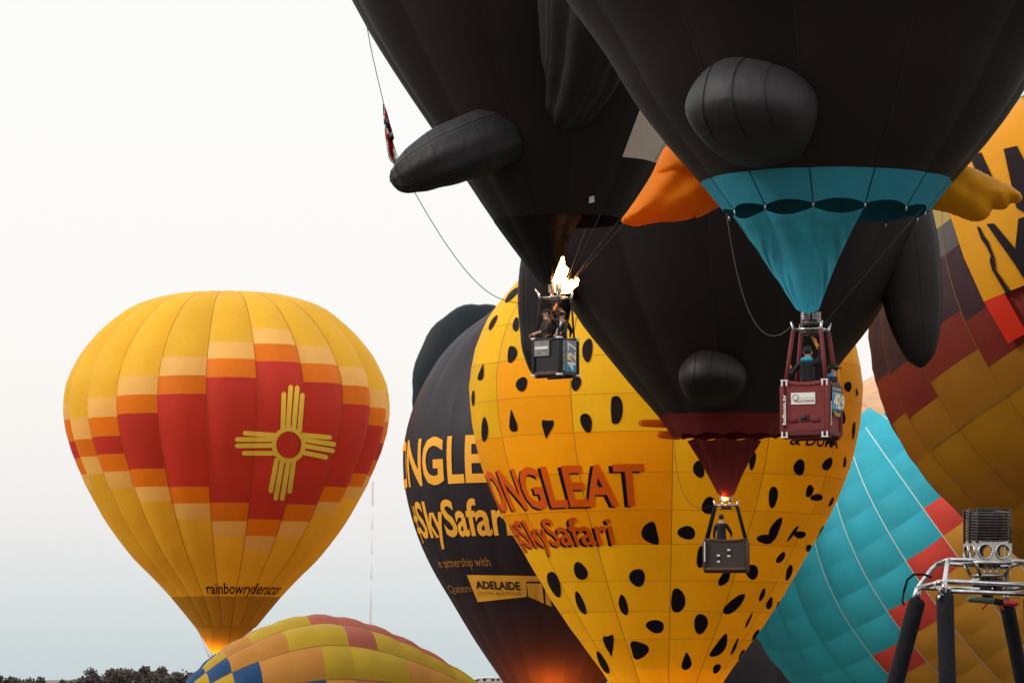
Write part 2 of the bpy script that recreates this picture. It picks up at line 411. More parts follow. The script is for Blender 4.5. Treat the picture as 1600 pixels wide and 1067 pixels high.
    def text(s, name, txt, mat, th0, th1, z0, z1, off=.032, bold=.0, slant=0.0, cuts=40, fit=None):
        V, Fc = text_mesh(txt, bold, cuts, 6)
        th = R(th0) + (R(th1) - R(th0)) * V[:, 0]
        z = z0 + (z1 - z0) * V[:, 1] + slant * V[:, 0]
        q = np.interp(z, s.z, s.s)
        return mk(name, s.P(q, th, off), Fc, mat, s.root, False)
def text_mesh(txt, bold=0.0, cu=0, cv=0, spacing=1.0):
    """flat triangles of a word, scaled to the unit square"""
    c = bpy.data.curves.new('t', 'FONT'); c.body = txt; c.offset = bold; c.resolution_u = 3; c.fill_mode = 'FRONT'; c.space_character = spacing
    o = bpy.data.objects.new('t', c); col.objects.link(o)
    me = bpy.data.meshes.new_from_object(o.evaluated_get(bpy.context.evaluated_depsgraph_get()))
    bpy.data.objects.remove(o); bpy.data.curves.remove(c)
    bm = bmesh.new(); bm.from_mesh(me); bpy.data.meshes.remove(me)
    xs = [v.co.x for v in bm.verts]; ys = [v.co.y for v in bm.verts]
    x0, x1, y0, y1 = min(xs), max(xs), min(ys), max(ys)
    for v in bm.verts: v.co = ((v.co.x - x0) / (x1 - x0), (v.co.y - y0) / (y1 - y0), 0)
    for i in range(1, cu): bmesh.ops.bisect_plane(bm, geom=bm.verts[:] + bm.edges[:] + bm.faces[:], plane_co=(i / cu, 0, 0), plane_no=(1, 0, 0))
    for i in range(1, cv): bmesh.ops.bisect_plane(bm, geom=bm.verts[:] + bm.edges[:] + bm.faces[:], plane_co=(0, i / cv, 0), plane_no=(0, 1, 0))
    bm.verts.index_update()
    V = np.array([v.co[:] for v in bm.verts]); Fc = [[v.index for v in f.verts] for f in bm.faces]; bm.free()
    return V, Fc
def sign_text(name, txt, mat, parent, origin, ux, uy, bold=0.0, spacing=1.0):
    """word on a flat sign: origin = lower left corner, ux / uy = full width / height vectors"""
    V, Fc = text_mesh(txt, bold, spacing=spacing); o, a, b = Vector(origin), Vector(ux), Vector(uy)
    return mk(name, [o + a * v[0] + b * v[1] for v in V], Fc, mat, parent, False)

def upright(axis_px, D, base_y, name='hot_air_balloon'):
    return empty(name, at(axis_px, base_y, D))
def prof_px(pairs, D, axis_px, base_y):
    """(row, half width) in pixels at distance D -> (height above base, radius) in metres"""
    z0 = at(axis_px, base_y, D).z
    return sorted((at(axis_px, y, D).z - z0, px(h, D)) for y, h in pairs)

# ------------------------------------------------------------------ ground, hills
def ground_z(x, y):
    r = math.hypot(x, y)
    t = min(max((r - 45) / 75, 0), 1); t = t * t * (3 - 2 * t)
    near = -1.6 + .35 * min(r / 30, 1)
    return near * (1 - t) + -5.0 * t
rs = [0, 8, 16, 24, 32, 40, 50, 60, 70, 80, 90, 100, 110, 120, 140, 200, 300, 500, 900, 1600, 3000, 6000, 15000]
V = []; n = 72
for r_ in rs:
    for i in range(n):
        a = 2 * math.pi * i / n; x, y = r_ * math.sin(a), r_ * math.cos(a); V.append((x, y, ground_z(x, y)))
tag(mk('ground', V, grid_faces(n, len(rs), True), M['grass']), 'dry grass field below the balloons', kind='structure')
V = []; xs = np.linspace(-5200, 5200, 160)
for j, (yy, f) in enumerate(((3300, 0), (3700, .55), (4200, 1), (5200, 1.1), (6500, 0))):
    for i, x in enumerate(xs):
        hgt = 15 + 1.6 * math.sin(x * .0031 + 1) + 1.0 * math.sin(x * .011) + .5 * math.sin(x * .041)
        V.append((x, yy, -6 + f * (hgt + 6)))
tag(mk('hills', V, grid_faces(160, 5), M['hill']), 'low brown ridge along the horizon', kind='structure')

# ------------------------------------------------------------------ 1 red and yellow striped balloon, left
D1 = 220.0; AX1 = 352
PR1 = [(459.5, 0), (460, 40), (463, 85), (470, 115), (480, 143), (490, 161), (502, 176), (517, 193), (536, 210), (556, 225), (579, 237), (597, 245), (616, 249), (640, 250.5), (665, 248),
       (690, 242), (714, 234), (740, 223), (759, 215), (785, 201), (810, 187), (838, 168), (875, 139), (900, 114), (933, 84), (980, 46)]
b1 = upright(AX1, D1, 1085, 'hot_air_balloon')
tag(b1, 'yellow hot air balloon with stepped red and orange bands and sun symbol', 'balloon')
e1 = Env(b1, prof_px(PR1, D1, AX1, 1085), 20, -3.5 - 18 * 5, .048); e1.mid_px = (AX1, 700)
zz1 = lambda y: at(AX1, y, D1).z - b1.location.z
# band edges (image rows) per gore: pale top, orange top, red top, red end, orange end, pale end
BANDS = [(625, 655, 690, 717, 745, 775), (652, 686, None, None, 714, 745), (620, 651, 681, 709, 737, 765), (587, 616, 645, 732, 760, 783), (557, 586, 615, 760, 786, 810),
         (534, 560, 589, 785, 814, 838), (515, 538, 565, 812, 838, 862), (543, 569, 598, 790, 817, 842), (575, 603, 632, 766, 793, 818), (609, 637, 665, 746, 770, 795)]
S_SK = e1.s_of_z(zz1(933)); S_TOP = e1.L
for k in range(20):
    bd = BANDS[k % 10]; th = e1.ang(k + .5); kk = k if k < 10 else k - 10
    tx = AX1 + 245 * math.sin(e1.ang(kk + .5))
    def q_of(y):
        P_ = e1.cast([(tx, y)])[0]; return e1.s_of_z(P_[2])
    seq = [(933, None), (bd[5], 'yellow'), (bd[4], 'pale')]
    seq += [(bd[1], 'orange')] if bd[2] is None else [(bd[3], 'orange'), (bd[2], 'red'), (bd[1], 'orange')]
    seq += [(bd[0], 'pale')]
    q = S_SK
    for y, m in seq[1:]:
        q2 = q_of(y); e1.panel('panel', k, q, q2, M[m], bv=.012); q = q2
    e1.panel('panel', k, q, S_TOP, M['yellow'], bv=.02)
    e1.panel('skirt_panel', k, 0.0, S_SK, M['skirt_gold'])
    e1.tape('load_tape', k, M['tape_brown'], .030, .006)
# sun symbol: ring and sixteen rays
def zpx(p): return (60 + p[0] * .375, 440 + p[1] * .375)
def capsule(a, b, w):
    a, b = np.array(a, float), np.array(b, float); d = (b - a) / np.linalg.norm(b - a); nrm = np.array([-d[1], d[0]]); o = []
    for t in np.linspace(0, 1, 9): o.append(a + (b - a) * t + nrm * w)
    for q in np.linspace(90, -90, 7)[1:-1]: o.append(b + w * (nrm * math.sin(R(q)) + d * math.cos(R(q))))
    for t in np.linspace(1, 0, 9): o.append(a + (b - a) * t - nrm * w)
    return [zpx(p) for p in o]
def strip(env, name, a, b, w, mat, parent, off=.05):
    a, b = np.array(a, float), np.array(b, float); d = (b - a) / np.linalg.norm(b - a); nrm = np.array([-d[1], d[0]]); n = 22; V = []
    for i in range(n):
        t = i / (n - 1); L_ = np.linalg.norm(b - a); e = max(0, (t * L_ - (L_ - w)) / w); ww = w * math.sqrt(max(0.0, 1 - e * e)) + .3
        for s_ in (-1, -.33, .33, 1): V.append(zpx(a + (b - a) * t + nrm * ww * s_))
    return mk(name, env.cast(V, off), grid_faces(4, n), mat, parent)
ringV = []
for i in range(48):
    a = 2 * math.pi * i / 48
    for r_ in (50, 56, 62, 67): ringV.append(zpx((1043 + r_ * math.cos(a) * 1.05, 680 + r_ * 1.13 * math.sin(a))))
ring = mk('sun_symbol', e1.cast(ringV, .055), [(i * 4 + j, ((i + 1) % 48) * 4 + j, ((i + 1) % 48) * 4 + j + 1, i * 4 + j + 1) for i in range(48) for j in range(3)], M['symbol'], b1)
ring['label'] = 'yellow ring with sixteen rays on the red gores'
for a, b in [((1018, 625), (1023, 458)), ((1040, 612), (1052, 428)), ((1064, 612), (1079, 431)), ((1088, 625), (1101, 462)),
             ((1095, 638), (1224, 650)), ((1106, 658), (1241, 679)), ((1106, 683), (1236, 706)), ((1096, 710), (1208, 733)),
             ((992, 640), (850, 630)), ((982, 657), (817, 657)), ((982, 682), (817, 684)), ((992, 715), (846, 714)),
             ((994, 735), (966, 882)), ((1016, 748), (987, 913)), ((1042, 748), (1014, 914)), ((1066, 738), (1045, 885))]:
    strip(e1, 'ray', a, b, 9.5, M['symbol'], ring)
e1.text('lettering', 'rainbowryders.com', M['spotblack'], -14, 68, zz1(934), zz1(912), off=.06, bold=.012, cuts=50)

# ------------------------------------------------------------------ baskets, burners
def rope(name, pts, r, mat, parent=None, n=5): return MB().tube(pts, r, n).build(name, mat, parent)
def sag(a, b, drop, n=16, side=Vector((0, 0, 0))):
    a, b = Vector(a), Vector(b)
    return [a.lerp(b, i / n) + (Vector((0, 0, -1)) * drop + side) * (4 * (i / n) * (1 - i / n)) for i in range(n + 1)]
def basket(parent, loc, rz, w, d, h, mat, trim, floor_mat, post_mat, fw, fd, fz, post_r=.03, pole=True, plank=None):
    """hangs in a balloon: basket > rim, skid, corner_pad; post (four); burner_frame"""
    m = Matrix.Translation(Vector(loc)) @ Matrix.Rotation(rz, 4, 'Z')
    T = lambda p: m @ Vector(p)
    def put(mb, name, mat_, par, smooth=True):
        mb.V = [tuple(T(v)) for v in mb.V]; return mb.build(name, mat_, par, smooth)
    t = .05; b = MB()
    for sx in (-1, 1): b.box((sx * (w / 2 - t / 2), 0, h / 2 + .03), (t, d - .002, h - .06), bev=.015)
    for sy in (-1, 1): b.box((0, sy * (d / 2 - t / 2), h / 2 + .03), (w - 2 * t - .004, t, h - .06), bev=.015)
    b.box((0, 0, .035), (w - .02, d - .02, .05))
    bk = put(b, 'basket', mat, parent, False)
    r = MB(); c = [(w / 2 - .03, d / 2 - .03), (-w / 2 + .03, d / 2 - .03), (-w / 2 + .03, -d / 2 + .03), (w / 2 - .03, -d / 2 + .03)]
    for i in range(4):
        a, e = c[i], c[(i + 1) % 4]
        pts = [Vector((a[0], a[1], h)).lerp(Vector((e[0], e[1], h)), q / 6) + Vector((0, 0, -.05 * math.sin(math.pi * q / 6))) for q in range(7)]
        r.tube(pts, .055, 8)
    put(r, 'rim', trim, bk)
    s_ = MB(); s_.box((0, -d / 2 + .12, -.02), (w + .06, .10, .06), bev=.01).box((0, d / 2 - .12, -.02), (w + .06, .10, .06), bev=.01)
    s_.box((0, -d / 2 - .015, .06), (w + .05, .035, .10), bev=.01); s_.box((w / 2 + .015, 0, .06), (.035, d, .10), bev=.01); s_.box((-w / 2 - .015, 0, .06), (.035, d, .10), bev=.01)
    put(s_, 'skid', floor_mat, bk)
    for sx in (-1, 1):
        for sy in (-1, 1):
            q = MB(); q.box((sx * (w / 2 + .004), sy * (d / 2 + .004), h / 2), (.10, .10, h - .08), bev=.03); put(q, 'corner_pad', trim, bk)
    if pole:
        for sx in (-1, 1):
            for sy in (-1, 1):
                q = MB(); q.tube([(sx * (w / 2 - .05), sy * (d / 2 - .05), h - .02), (sx * fw / 2, sy * fd / 2, fz - .03)], post_r, 10); put(q, 'post', post_mat, parent)
    f = MB(); cc = [(fw / 2, fd / 2), (-fw / 2, fd / 2), (-fw / 2, -fd / 2), (fw / 2, -fd / 2)]
    for i in range(4):
        a, e = cc[i], cc[(i + 1) % 4]
        f.tube([(a[0], a[1], fz), (e[0], e[1], fz)], .022, 8)
        f.tube([(a[0] * .97, a[1] * .97, fz - .14), (a[0] * 1.0, a[1] * 1.0, fz), (a[0] * 1.10, a[1] * 1.10, fz + .16)], .028, 8)
    f.tube([(-fw / 2, 0, fz + .01), (fw / 2, 0, fz + .01)], .018, 8)
    fr = put(f, 'burner_frame', M['chrome'], parent)
    return bk, T, put
def burner(parent, T, put, fz, flame=None, twin=True):
    b = MB()
    for x in ((-.12, .12) if twin else (0,)):
        for i in range(7): b.torus((x, 0, fz + .16 + i * .032), .085, .014, n=16, m=6)
        b.tube([(x, 0, fz - .05), (x, 0, fz + .14)], .05, 10)
    bu = put(b, 'burner', M['steel'], parent)
    v = MB(); v.box((0, 0, fz - .06), (.34, .10, .09), bev=.02).tube([(-.2, -.06, fz - .12), (.2, -.06, fz - .12)], .016, 8)
    put(v, 'valve_block', M['darksteel'], bu)
    return bu

def lamp(name, loc, power, size=.2, colr=(1, .45, .14), parent=None):
    l = bpy.data.lights.new(name, 'POINT'); l.energy = power; l.shadow_soft_size = size; l.color = colr
    o = bpy.data.objects.new(name, l); col.objects.link(o); o.location = loc
    if parent is not None: o.parent = parent
    return o
def flame_mesh(name, parent, blobs, mat, seed=1):
    """a ragged tongue of fire as one skin over a chain of lumps"""
    rg = random.Random(seed); mb = MB()
    for path, rads in blobs:
        P_ = [Vector(p) for p in path]; pts = []; rr = []
        for i in range(len(P_) - 1):
            for q in range(5):
                t = q / 5; pts.append(P_[i].lerp(P_[i + 1], t) + Vector([rg.uniform(-1, 1) * .16 * rads[i] for _ in range(3)]))
                rr.append((rads[i] + (rads[i + 1] - rads[i]) * t) * rg.uniform(.78, 1.2))
        pts.append(P_[-1]); rr.append(rads[-1]); mb.tube(pts, rr, 10)
    return mb.build(name, mat, parent)

# basket of the striped balloon
loc1 = Vector((px(340 - AX1, D1), 0, at(AX1, 1086, D1).z - b1.location.z))
bk1, T1, put1 = basket(b1, loc1, R(20), 1.3, 1.1, 1.1, M['wick'], M['brownpad'], M['brownpad'], M['pad'], .8, .7, 1.9)
burner(b1, T1, put1, 1.9)
fl = flame_mesh('flame', b1, [([T1((0, 0, 1.98)), T1((.02, 0, 2.2)), T1((0, 0, 2.45))], [.12, .13, .03])], M['glow'])
lamp('flame_light', T1((0, 0, 2.6)), 130, .3, parent=b1)
V = []; nu = 13
for i in range(nu):           # scoop
    th = R(-100 + 200 * i / (nu - 1) - 20)
    for j in range(9):
        t = j / 8; a = Vector(e1.P(0.02, th)); b = T1((.36 * math.sin(th), -.32 * math.cos(th), 2.25)); V.append(a.lerp(b, t))
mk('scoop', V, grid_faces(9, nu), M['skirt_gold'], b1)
for k in range(0, 20, 2):
    rope('flying_wire', [Vector(e1.P(0.0, e1.ang(k))), T1((.4 * (1 if math.sin(e1.ang(k)) > 0 else -1), -.35 * (1 if math.cos(e1.ang(k)) > 0 else -1), 2.05))], .008, M['wire'], b1, 4)

# ------------------------------------------------------------------ 2 patchwork balloon lying on the field
D2 = 150.0
rot2 = Matrix.Rotation(R(16), 4, 'Z') @ Matrix.Rotation(R(-91.5), 4, 'Y')
X2 = [790, 745, 700, 656, 613, 570, 525, 480, 436, 392, 355, 325, 300, 285, 272]
b2 = empty('hot_air_balloon', at(790, 1123, D2), rot2)
tag(b2, 'half inflated patchwork balloon in mustard, tan, pink and blue lying low', 'balloon')
PR2 = [(0, 30), (47, 58), (94, 88), (156, 123), (222, 151), (271, 163), (312, 166), (349, 160), (390, 146), (453, 112), (500, 72), (522, 42), (532, 18), (535, 0)]
e2 = Env(b2, [(px(a, D2), px(b, D2)) for a, b in PR2], 16, 25, .032)
rows2 = [e2.s_of_z(px((790 - x) / .968, D2)) for x in X2[:-1]] + [e2.L]
Y, T_, K, B_ = 'pw_yellow', 'pw_peach', 'pw_pink', 'pw_blue'
PW = {0: [T_, T_, T_, T_, Y, Y, Y, T_, T_, B_, Y, K, Y, B_], 1: [Y, Y, Y, Y, Y, K, Y, Y, T_, T_, B_, Y, Y, B_],     # gore 0 is the big row facing us, 1 and 2 above it
      2: [Y, Y, K, K, K, K, K, Y, Y, T_, Y, B_, B_, Y], 15: [K, T_, Y, T_, T_, K, T_, B_, T_, Y, B_, K, Y, B_]}
for k in range(16):
    for j in range(14):
        m = PW[k][j] if k in PW else [Y, T_, K, Y, T_, B_][(j // 2 + k * 2) % 6]
        e2.panel('panel', k, rows2[j], rows2[j + 1], M[m], nu=6, bv=.06, step=.3)
    e2.tape('load_tape', k, M['tape_brown'], .035, .01)

# ------------------------------------------------------------------ 3 dark balloon with gold lettering
D3 = 200.0; AX3 = 867
PR3 = [(452, 0), (453, 25), (460, 55), (473, 80), (497, 112), (521, 144), (553, 175), (594, 201), (633, 219), (674, 231), (712, 236), (767, 232), (832, 215), (885, 192), (938, 161), (1003, 122), (1064, 81), (1105, 54), (1120, 46)]
b3 = upright(AX3, D3, 1120)
tag(b3, 'charcoal balloon with round ear and gold lettering behind the spotted one', 'balloon')
e3 = Env(b3, prof_px(PR3, D3, AX3, 1120), 20, 9, .014); e3.mid_px = (AX3, 760)
zz3 = lambda y: at(AX3, y, D3).z - b3.location.z
qn = e3.s_of_z(zz3(1082))
for k in range(20):
    e3.panel('gore', k, qn, e3.L, M['navy'])
    e3.panel('skirt_panel', k, 0, qn, M['navy_skirt'])
e3.text('lettering', 'LONGLEAT', M['letterg'], -100, -2, zz3(765), zz3(691), bold=.025)
e3.text('lettering', '#SkySafari', M['letterg'], -82, -18, zz3(861), zz3(787), bold=.022)
e3.text('lettering', 'in partnership with', M['letterd'], -68, -31, zz3(893), zz3(875), bold=.004)
e3.text('lettering', 'Qatent', M['letterd'], -72, -46, zz3(929), zz3(915), bold=.004)
def quad_on(env, name, c4, mat, off=.05, parent=None, n=12):
    c4 = np.array(c4, float); V = []
    for j in range(n):
        for i in range(n):
            u, v = i / (n - 1), j / (n - 1); V.append((c4[0] * (1 - u) + c4[1] * u) * (1 - v) + (c4[3] * (1 - u) + c4[2] * u) * v)
    return mk(name, env.cast(V, off), grid_faces(n, n), mat, parent or env.root)
zb = lambda x, y: (680 + x * .11875, 860 + y * .11875)
bd3 = quad_on(e3, 'badge', [zb(415, 318), zb(1195, 330), zb(1205, 605), zb(560, 675)], M['letterg'], .05)
def text_on(env, name, txt, c4, mat, off, parent=None, bold=.01, spacing=1.0):
    V, Fc = text_mesh(txt, bold, 14, 3, spacing); c4 = np.array(c4, float)   # corners: lower left, lower right, upper right, upper left
    P_ = [(c4[0] * (1 - u) + c4[1] * u) * (1 - v) + (c4[3] * (1 - u) + c4[2] * u) * v for u, v, _ in V]
    return mk(name, env.cast(P_, off), Fc, mat, parent or env.root, False)
text_on(e3, 'lettering', 'ADELAIDE', [zb(540, 500), zb(1125, 520), zb(1105, 408), zb(515, 395)], M['navy'], .075, bd3, .03)
text_on(e3, 'lettering', 'SOUTH AUSTRALIA', [zb(565, 585), zb(1135, 585), zb(1130, 540), zb(550, 535)], M['letterd'], .075, bd3, .0)
LOGO = ([(1198, 330), (1352, 335), (1400, 402), (1190, 406)], [(1203, 430), (1405, 430), (1430, 692), (1392, 680), (1375, 460), (1222, 456), (1246, 612), (1228, 608)],
        [(1240, 484), (1326, 488), (1372, 668), (1338, 656), (1314, 510), (1250, 506)], [(1445, 478), (1502, 545), (1532, 735), (1455, 706)])
# ear
pc = at(748, 612, D3 + 3.0) - b3.location
V = []; nn, mm = 56, 14
for j in range(mm + 1):
    ph = math.pi * j / mm
    for i in range(nn):
        a = 2 * math.pi * i / nn; rib = 1 + .025 * abs(math.sin(6 * a))
        V.append(pc + Vector((px(105, D3) * math.sin(ph) * math.cos(a) * rib, px(32, D3) * math.cos(ph), px(139, D3) * math.sin(ph) * math.sin(a) * rib)))
mk('ear', V, grid_faces(nn, mm + 1, True), M['ear'], b3)
e3bk = Vector((px(862 - AX3, D3), 0, -3.6))
bk3, T3, put3 = basket(b3, e3bk, R(10), 1.3, 1.1, 1.1, M['wickt'], M['brownpad'], M['brownpad'], M['pad'], .8, .7, 1.9)
burner(b3, T3, put3, 1.9)
flame_mesh('flame', b3, [([T3((0, 0, 2.3)), T3((0, 0, 3.2)), T3((.1, 0, 4.6)), T3((0, 0, 6.0))], [.12, .32, .38, .05])], M['flame'])
lamp('flame_light', T3((-.3, -1.75, 5.85)), 480, .22, parent=b3)

# ------------------------------------------------------------------ 4 spotted yellow balloon
D4 = 170.0; AX4 = 1041
PR4 = [(338, 0), (339, 30), (344, 70), (358, 115), (378, 155), (403, 192), (433, 223), (470, 256), (505, 281), (547, 298), (585, 306), (612, 308), (650, 305), (687, 299), (712, 293), (744, 283), (782, 267), (812, 253), (847, 232), (872, 217),
       (935, 180), (984, 147), (1026, 116), (1060, 92), (1100, 68), (1140, 52)]
b4 = upright(AX4, D4, 1140)
tag(b4, 'mustard yellow balloon covered in black cheetah spots with orange lettering', 'balloon')
e4 = Env(b4, prof_px(PR4, D4, AX4, 1140), 12, 0, .020); e4.mid_px = (AX4, 700)
zz4 = lambda y: at(AX4, y, D4).z - b4.location.z
rows4 = [1140, 1045, 1000, 958, 912, 858, 808, 752, 692, 636, 578, 520, 462, 410, 338]
for k in range(12):
    tk = math.degrees(e4.ang(k + .5)) % 360
    for j in range(len(rows4) - 1):
        q0, q1 = e4.s_of_z(zz4(rows4[j])), e4.s_of_z(zz4(rows4[j + 1]))
        mid = (rows4[j] + rows4[j + 1]) / 2
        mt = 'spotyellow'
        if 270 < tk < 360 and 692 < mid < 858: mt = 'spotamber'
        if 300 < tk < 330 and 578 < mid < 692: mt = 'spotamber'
        pass
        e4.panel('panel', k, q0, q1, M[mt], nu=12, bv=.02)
    e4.tape('load_tape', k, M['tape_brown'], .024, .01)
for y in rows4[2:-1]: e4.ringtape('seam_tape', e4.s_of_z(zz4(y)), M['seam_gold'], .016, .010)
def outline(cx, cy, w, h, rot, shape, seed):
    rg = random.Random(seed); o = []; p1, p2 = rg.uniform(0, 6.28), rg.uniform(0, 6.28); n = 28
    for i in range(n):
        a = 2 * math.pi * i / n; x, y = math.cos(a), math.sin(a)
        k = 1 + .05 * math.sin(2 * a + p1) + .06 * math.sin(3 * a + p2)
        if shape == 't': x *= .62 + .38 * y * (1.2 if y > 0 else .9)           # drop, narrow at the top
        if shape == 's': x *= .72 - .45 * y if y > -.4 else .9; y = max(y, -.62) * 1.15   # shield: flat top, point below
        if shape == 'b': x += .42 * (1 - y * y) - .2                             # bean
        if shape == 'B': x -= .42 * (1 - y * y) - .2
        if shape == 'd': x = max(x, -.35) * 1.25 - .2                           # half moon, flat on the left
        x *= w / 2 * k; y *= h / 2 * k; c, s_ = math.cos(R(rot)), math.sin(R(rot))
        o.append((cx + x * c - y * s_, cy + x * s_ + y * c))
    return o
SPOTS = [(801, 460, 10, 33, 45, 'e'), (770, 504, 7, 27, 30, 'e'), (806, 507, 10, 22, 8, 'e'), (799, 553, 14, 28, 8, 'b'), (752, 582, 11, 28, 12, 't'), (739, 622, 5, 24, 0, 'e'), (815, 600, 18, 22, 20, 'e'),
         (757, 671, 10, 40, 0, 'e'), (801, 658, 16, 37, -8, 't'), (855, 667, 22, 30, 3, 's'), (916, 660, 18, 30, -18, 'e'), (900, 599, 15, 23, 8, 'e'), (918, 547, 16, 37, 2, 'e'), (962, 640, 22, 46, 0, 'd'),
         (1018, 833, 24, 38, -12, 'B'), (907, 892, 20, 29, -20, 'e'), (866, 912, 17, 44, -22, 'e'), (907, 942, 12, 38, -24, 'e'), (996, 902, 24, 29, 0, 'e'), (974, 945, 14, 31, -15, 'e'), (1024, 978, 29, 20, 5, 'e'),
         (952, 1005, 20, 36, -8, 's'), (997, 1015, 27, 29, -15, 'b'), (942, 1035, 11, 38, -26, 'e'), (1058, 938, 24, 36, 0, 'b'), (1073, 832, 27, 22, 15, 'e'), (1096, 870, 16, 33, 5, 'e'), (1092, 733, 18, 26, -15, 'e'),
         (1108, 790, 22, 28, 20, 'e'), (1095, 974, 22, 31, 0, 'e'), (1073, 1032, 22, 27, 0, 't'), (1147, 944, 16, 44, 50, 'e'), (1124, 1009, 15, 44, 38, 'b'), (1120, 1044, 11, 16, 30, 'e'), (1176, 720, 10, 28, 8, 'e'), (1249, 730, 18, 25, 0, 'e'),
         (1293, 725, 13, 23, 30, 'e'), (1320, 722, 5, 17, 5, 'e'), (1208, 776, 15, 33, 4, 'e'), (1265, 767, 11, 21, 18, 'e'), (1276, 777, 20, 11, 0, 'e'), (1299, 784, 5, 17, 25, 'e'), (1212, 827, 15, 38, 22, 'B'), (1196, 842, 26, 15, 0, 'e'),
         (1239, 833, 5, 32, 35, 'e'), (1250, 835, 18, 12, 0, 'e'), (1283, 832, 6, 22, 25, 'e'), (1264, 856, 9, 12, 20, 'e'), (1220, 871, 10, 20, 35, 'e'), (1233, 894, 9, 26, 18, 'e'), (1191, 929, 7, 22, 20, 'e'), (1203, 941, 13, 21, 18, 't'),
         (1216, 945, 4, 12, 15, 'e'), (1170, 969, 4, 26, 25, 'e'), (1148, 1010, 5, 28, 25, 'e'), (1181, 992, 7, 20, 28, 'e'), (1159, 1022, 6, 18, 30, 'e'), (1175, 893, 20, 24, 0, 'e'), (1132, 903, 14, 27, 30, 'e'), (1316, 652, 10, 23, 0, 'e'),
         (1334, 672, 5, 29, 4, 'e'), (1325, 604, 12, 16, -10, 'e'), (1339, 613, 4, 12, -8, 'e'), (1300, 690, 8, 16, 0, 'e')]
for i, sp in enumerate(SPOTS): e4.blob('spot', outline(*sp, i), M['spotblack'], .026)
rg = random.Random(3)
for i in range(46):        # spots on the sides and the back, out of sight from here
    th = R(rg.uniform(100, 260)); z = zz4(rg.uniform(480, 1020)); q = e4.s_of_z(z); r_ = float(np.interp(q, e4.s, e4.r)); a = rg.uniform(.25, .5); b = rg.uniform(.4, .8)
    V = [e4.P(q + b * math.sin(t) * f, th + a * math.cos(t) * f / r_, .06) for f in (1, .5) for t in np.linspace(0, 6.2832, 17)[:-1]] + [e4.P(q, th, .06)]
    mk('spot', V, grid_faces(16, 2, True) + [(16 + i, 16 + (i + 1) % 16, 32) for i in range(16)], M['spotblack'], b4)
for dx, dy, mt, off in ((-4, 2.5, 'spotblack', .025), (0, 0, 'lettero', .034)):
    e4.text('lettering' if mt == 'lettero' else 'letter_shadow', 'LONGLEAT', M[mt], -88 + dx * .35, -8.5 + dx * .35, zz4(802 + dy), zz4(739 + dy), off=off, bold=.022)
    e4.text('lettering' if mt == 'lettero' else 'letter_shadow', '#SkySafari', M[mt], -80 + dx * .35, -21.5 + dx * .35, zz4(871 + dy), zz4(816 + dy), off=off, bold=.015)
e4.text('lettering', '& DUMA', M['spotblack'], 37, 62, zz4(709), zz4(692), bold=.02)
bk4, T4, put4 = basket(b4, Vector((0, 0, -3.4)), R(-12), 1.4, 1.1, 1.1, M['wickt'], M['brownpad'], M['brownpad'], M['pad'], .8, .7, 1.9)
burner(b4, T4, put4, 1.9)
flame_mesh('flame', b4, [([T4((0, 0, 2.3)), T4((0, 0, 3.0)), T4((.1, 0, 4.0)), T4((0, 0, 5.0))], [.10, .25, .30, .05])], M['flame'])
lamp('flame_light', T4((0, 0, 4.2)), 45, .5, parent=b4)

# ------------------------------------------------------------------ 5 leaning plum and ochre balloon, right edge
D5 = 160.0
R5 = px(450, D5)
rot5 = Matrix.Rotation(R(-30), 4, 'Y') @ Matrix.Rotation(R(-4), 4, 'X')
PR5 = [(0, .13), (.18, .26), (.42, .46), (.68, .68), (.92, .845), (1.18, .955), (1.42, 1.0), (1.66, .985), (1.88, .90), (2.05, .77), (2.18, .59), (2.26, .38), (2.30, .15), (2.305, 0)]
cen5 = at(1813, 488, D5); axis5 = (rot5 @ Vector((0, 0, 1)))
b5 = empty('hot_air_balloon', cen5 - axis5 * (1.42 * R5), rot5)
tag(b5, 'big leaning plum and ochre balloon with bright orange lettered banner, right edge', 'balloon')
e5 = Env(b5, [(z * R5, r_ * R5) for z, r_ in PR5], 22, 3, .022); e5.mid_px = (1800, 500)
q5 = lambda s_: e5.s_of_z((1.42 + (1340 - s_) / 450) * R5)      # rows given by their place along the leaning axis
for k in range(22):
    st = [0, 14, -10, 22][k % 4]
    lv = [(None, 'ochre'), (1500, 'ochre'), (1430, 'ochre2'), (1354, 'ochre'), (1283 + st, 'ochre2'), (1215 + st * .6, 'brick'), (1170, 'plum'), (1122, 'plum'), (1078, 'smoke'), (1035, 'sand')]
    q = 0
    for y, m in lv[1:]:
        q2 = q5(y); e5.panel('panel', k, q, q2, M[m], bv=.05); q = q2
    e5.panel('panel', k, q, e5.L, M['sand'], bv=.03)
    e5.tape('load_tape', k, M['tape_brown'], .03, .01)
e5.ringtape('seam_tape', q5(1354), M['tape_brown'], .045, .03, R(-75), R(75))
Lf = np.array([(1440, 170), (1455, 230), (1470, 290), (1484, 335), (1506, 402), (1537, 471)], float)
V = []
for v in np.linspace(0, 1, 26):
    i = v * (len(Lf) - 1); a = int(min(i, len(Lf) - 2)); p = Lf[a] * (1 - (i - a)) + Lf[a + 1] * (i - a)
    for u in np.linspace(0, 1, 26): V.append(p + np.array((230, -92)) * u)
ban = mk('banner', e5.cast(V, .22), grid_faces(26, 26), M['banner'], b5); ban['label'] = 'bright orange banner with huge black letters'
quad_on(e5, 'banner_end', [(1537, 471), (1569, 458), (1604, 520), (1575, 537)], M['banred'], .26, ban, 8)['label'] = 'red end block of the banner'
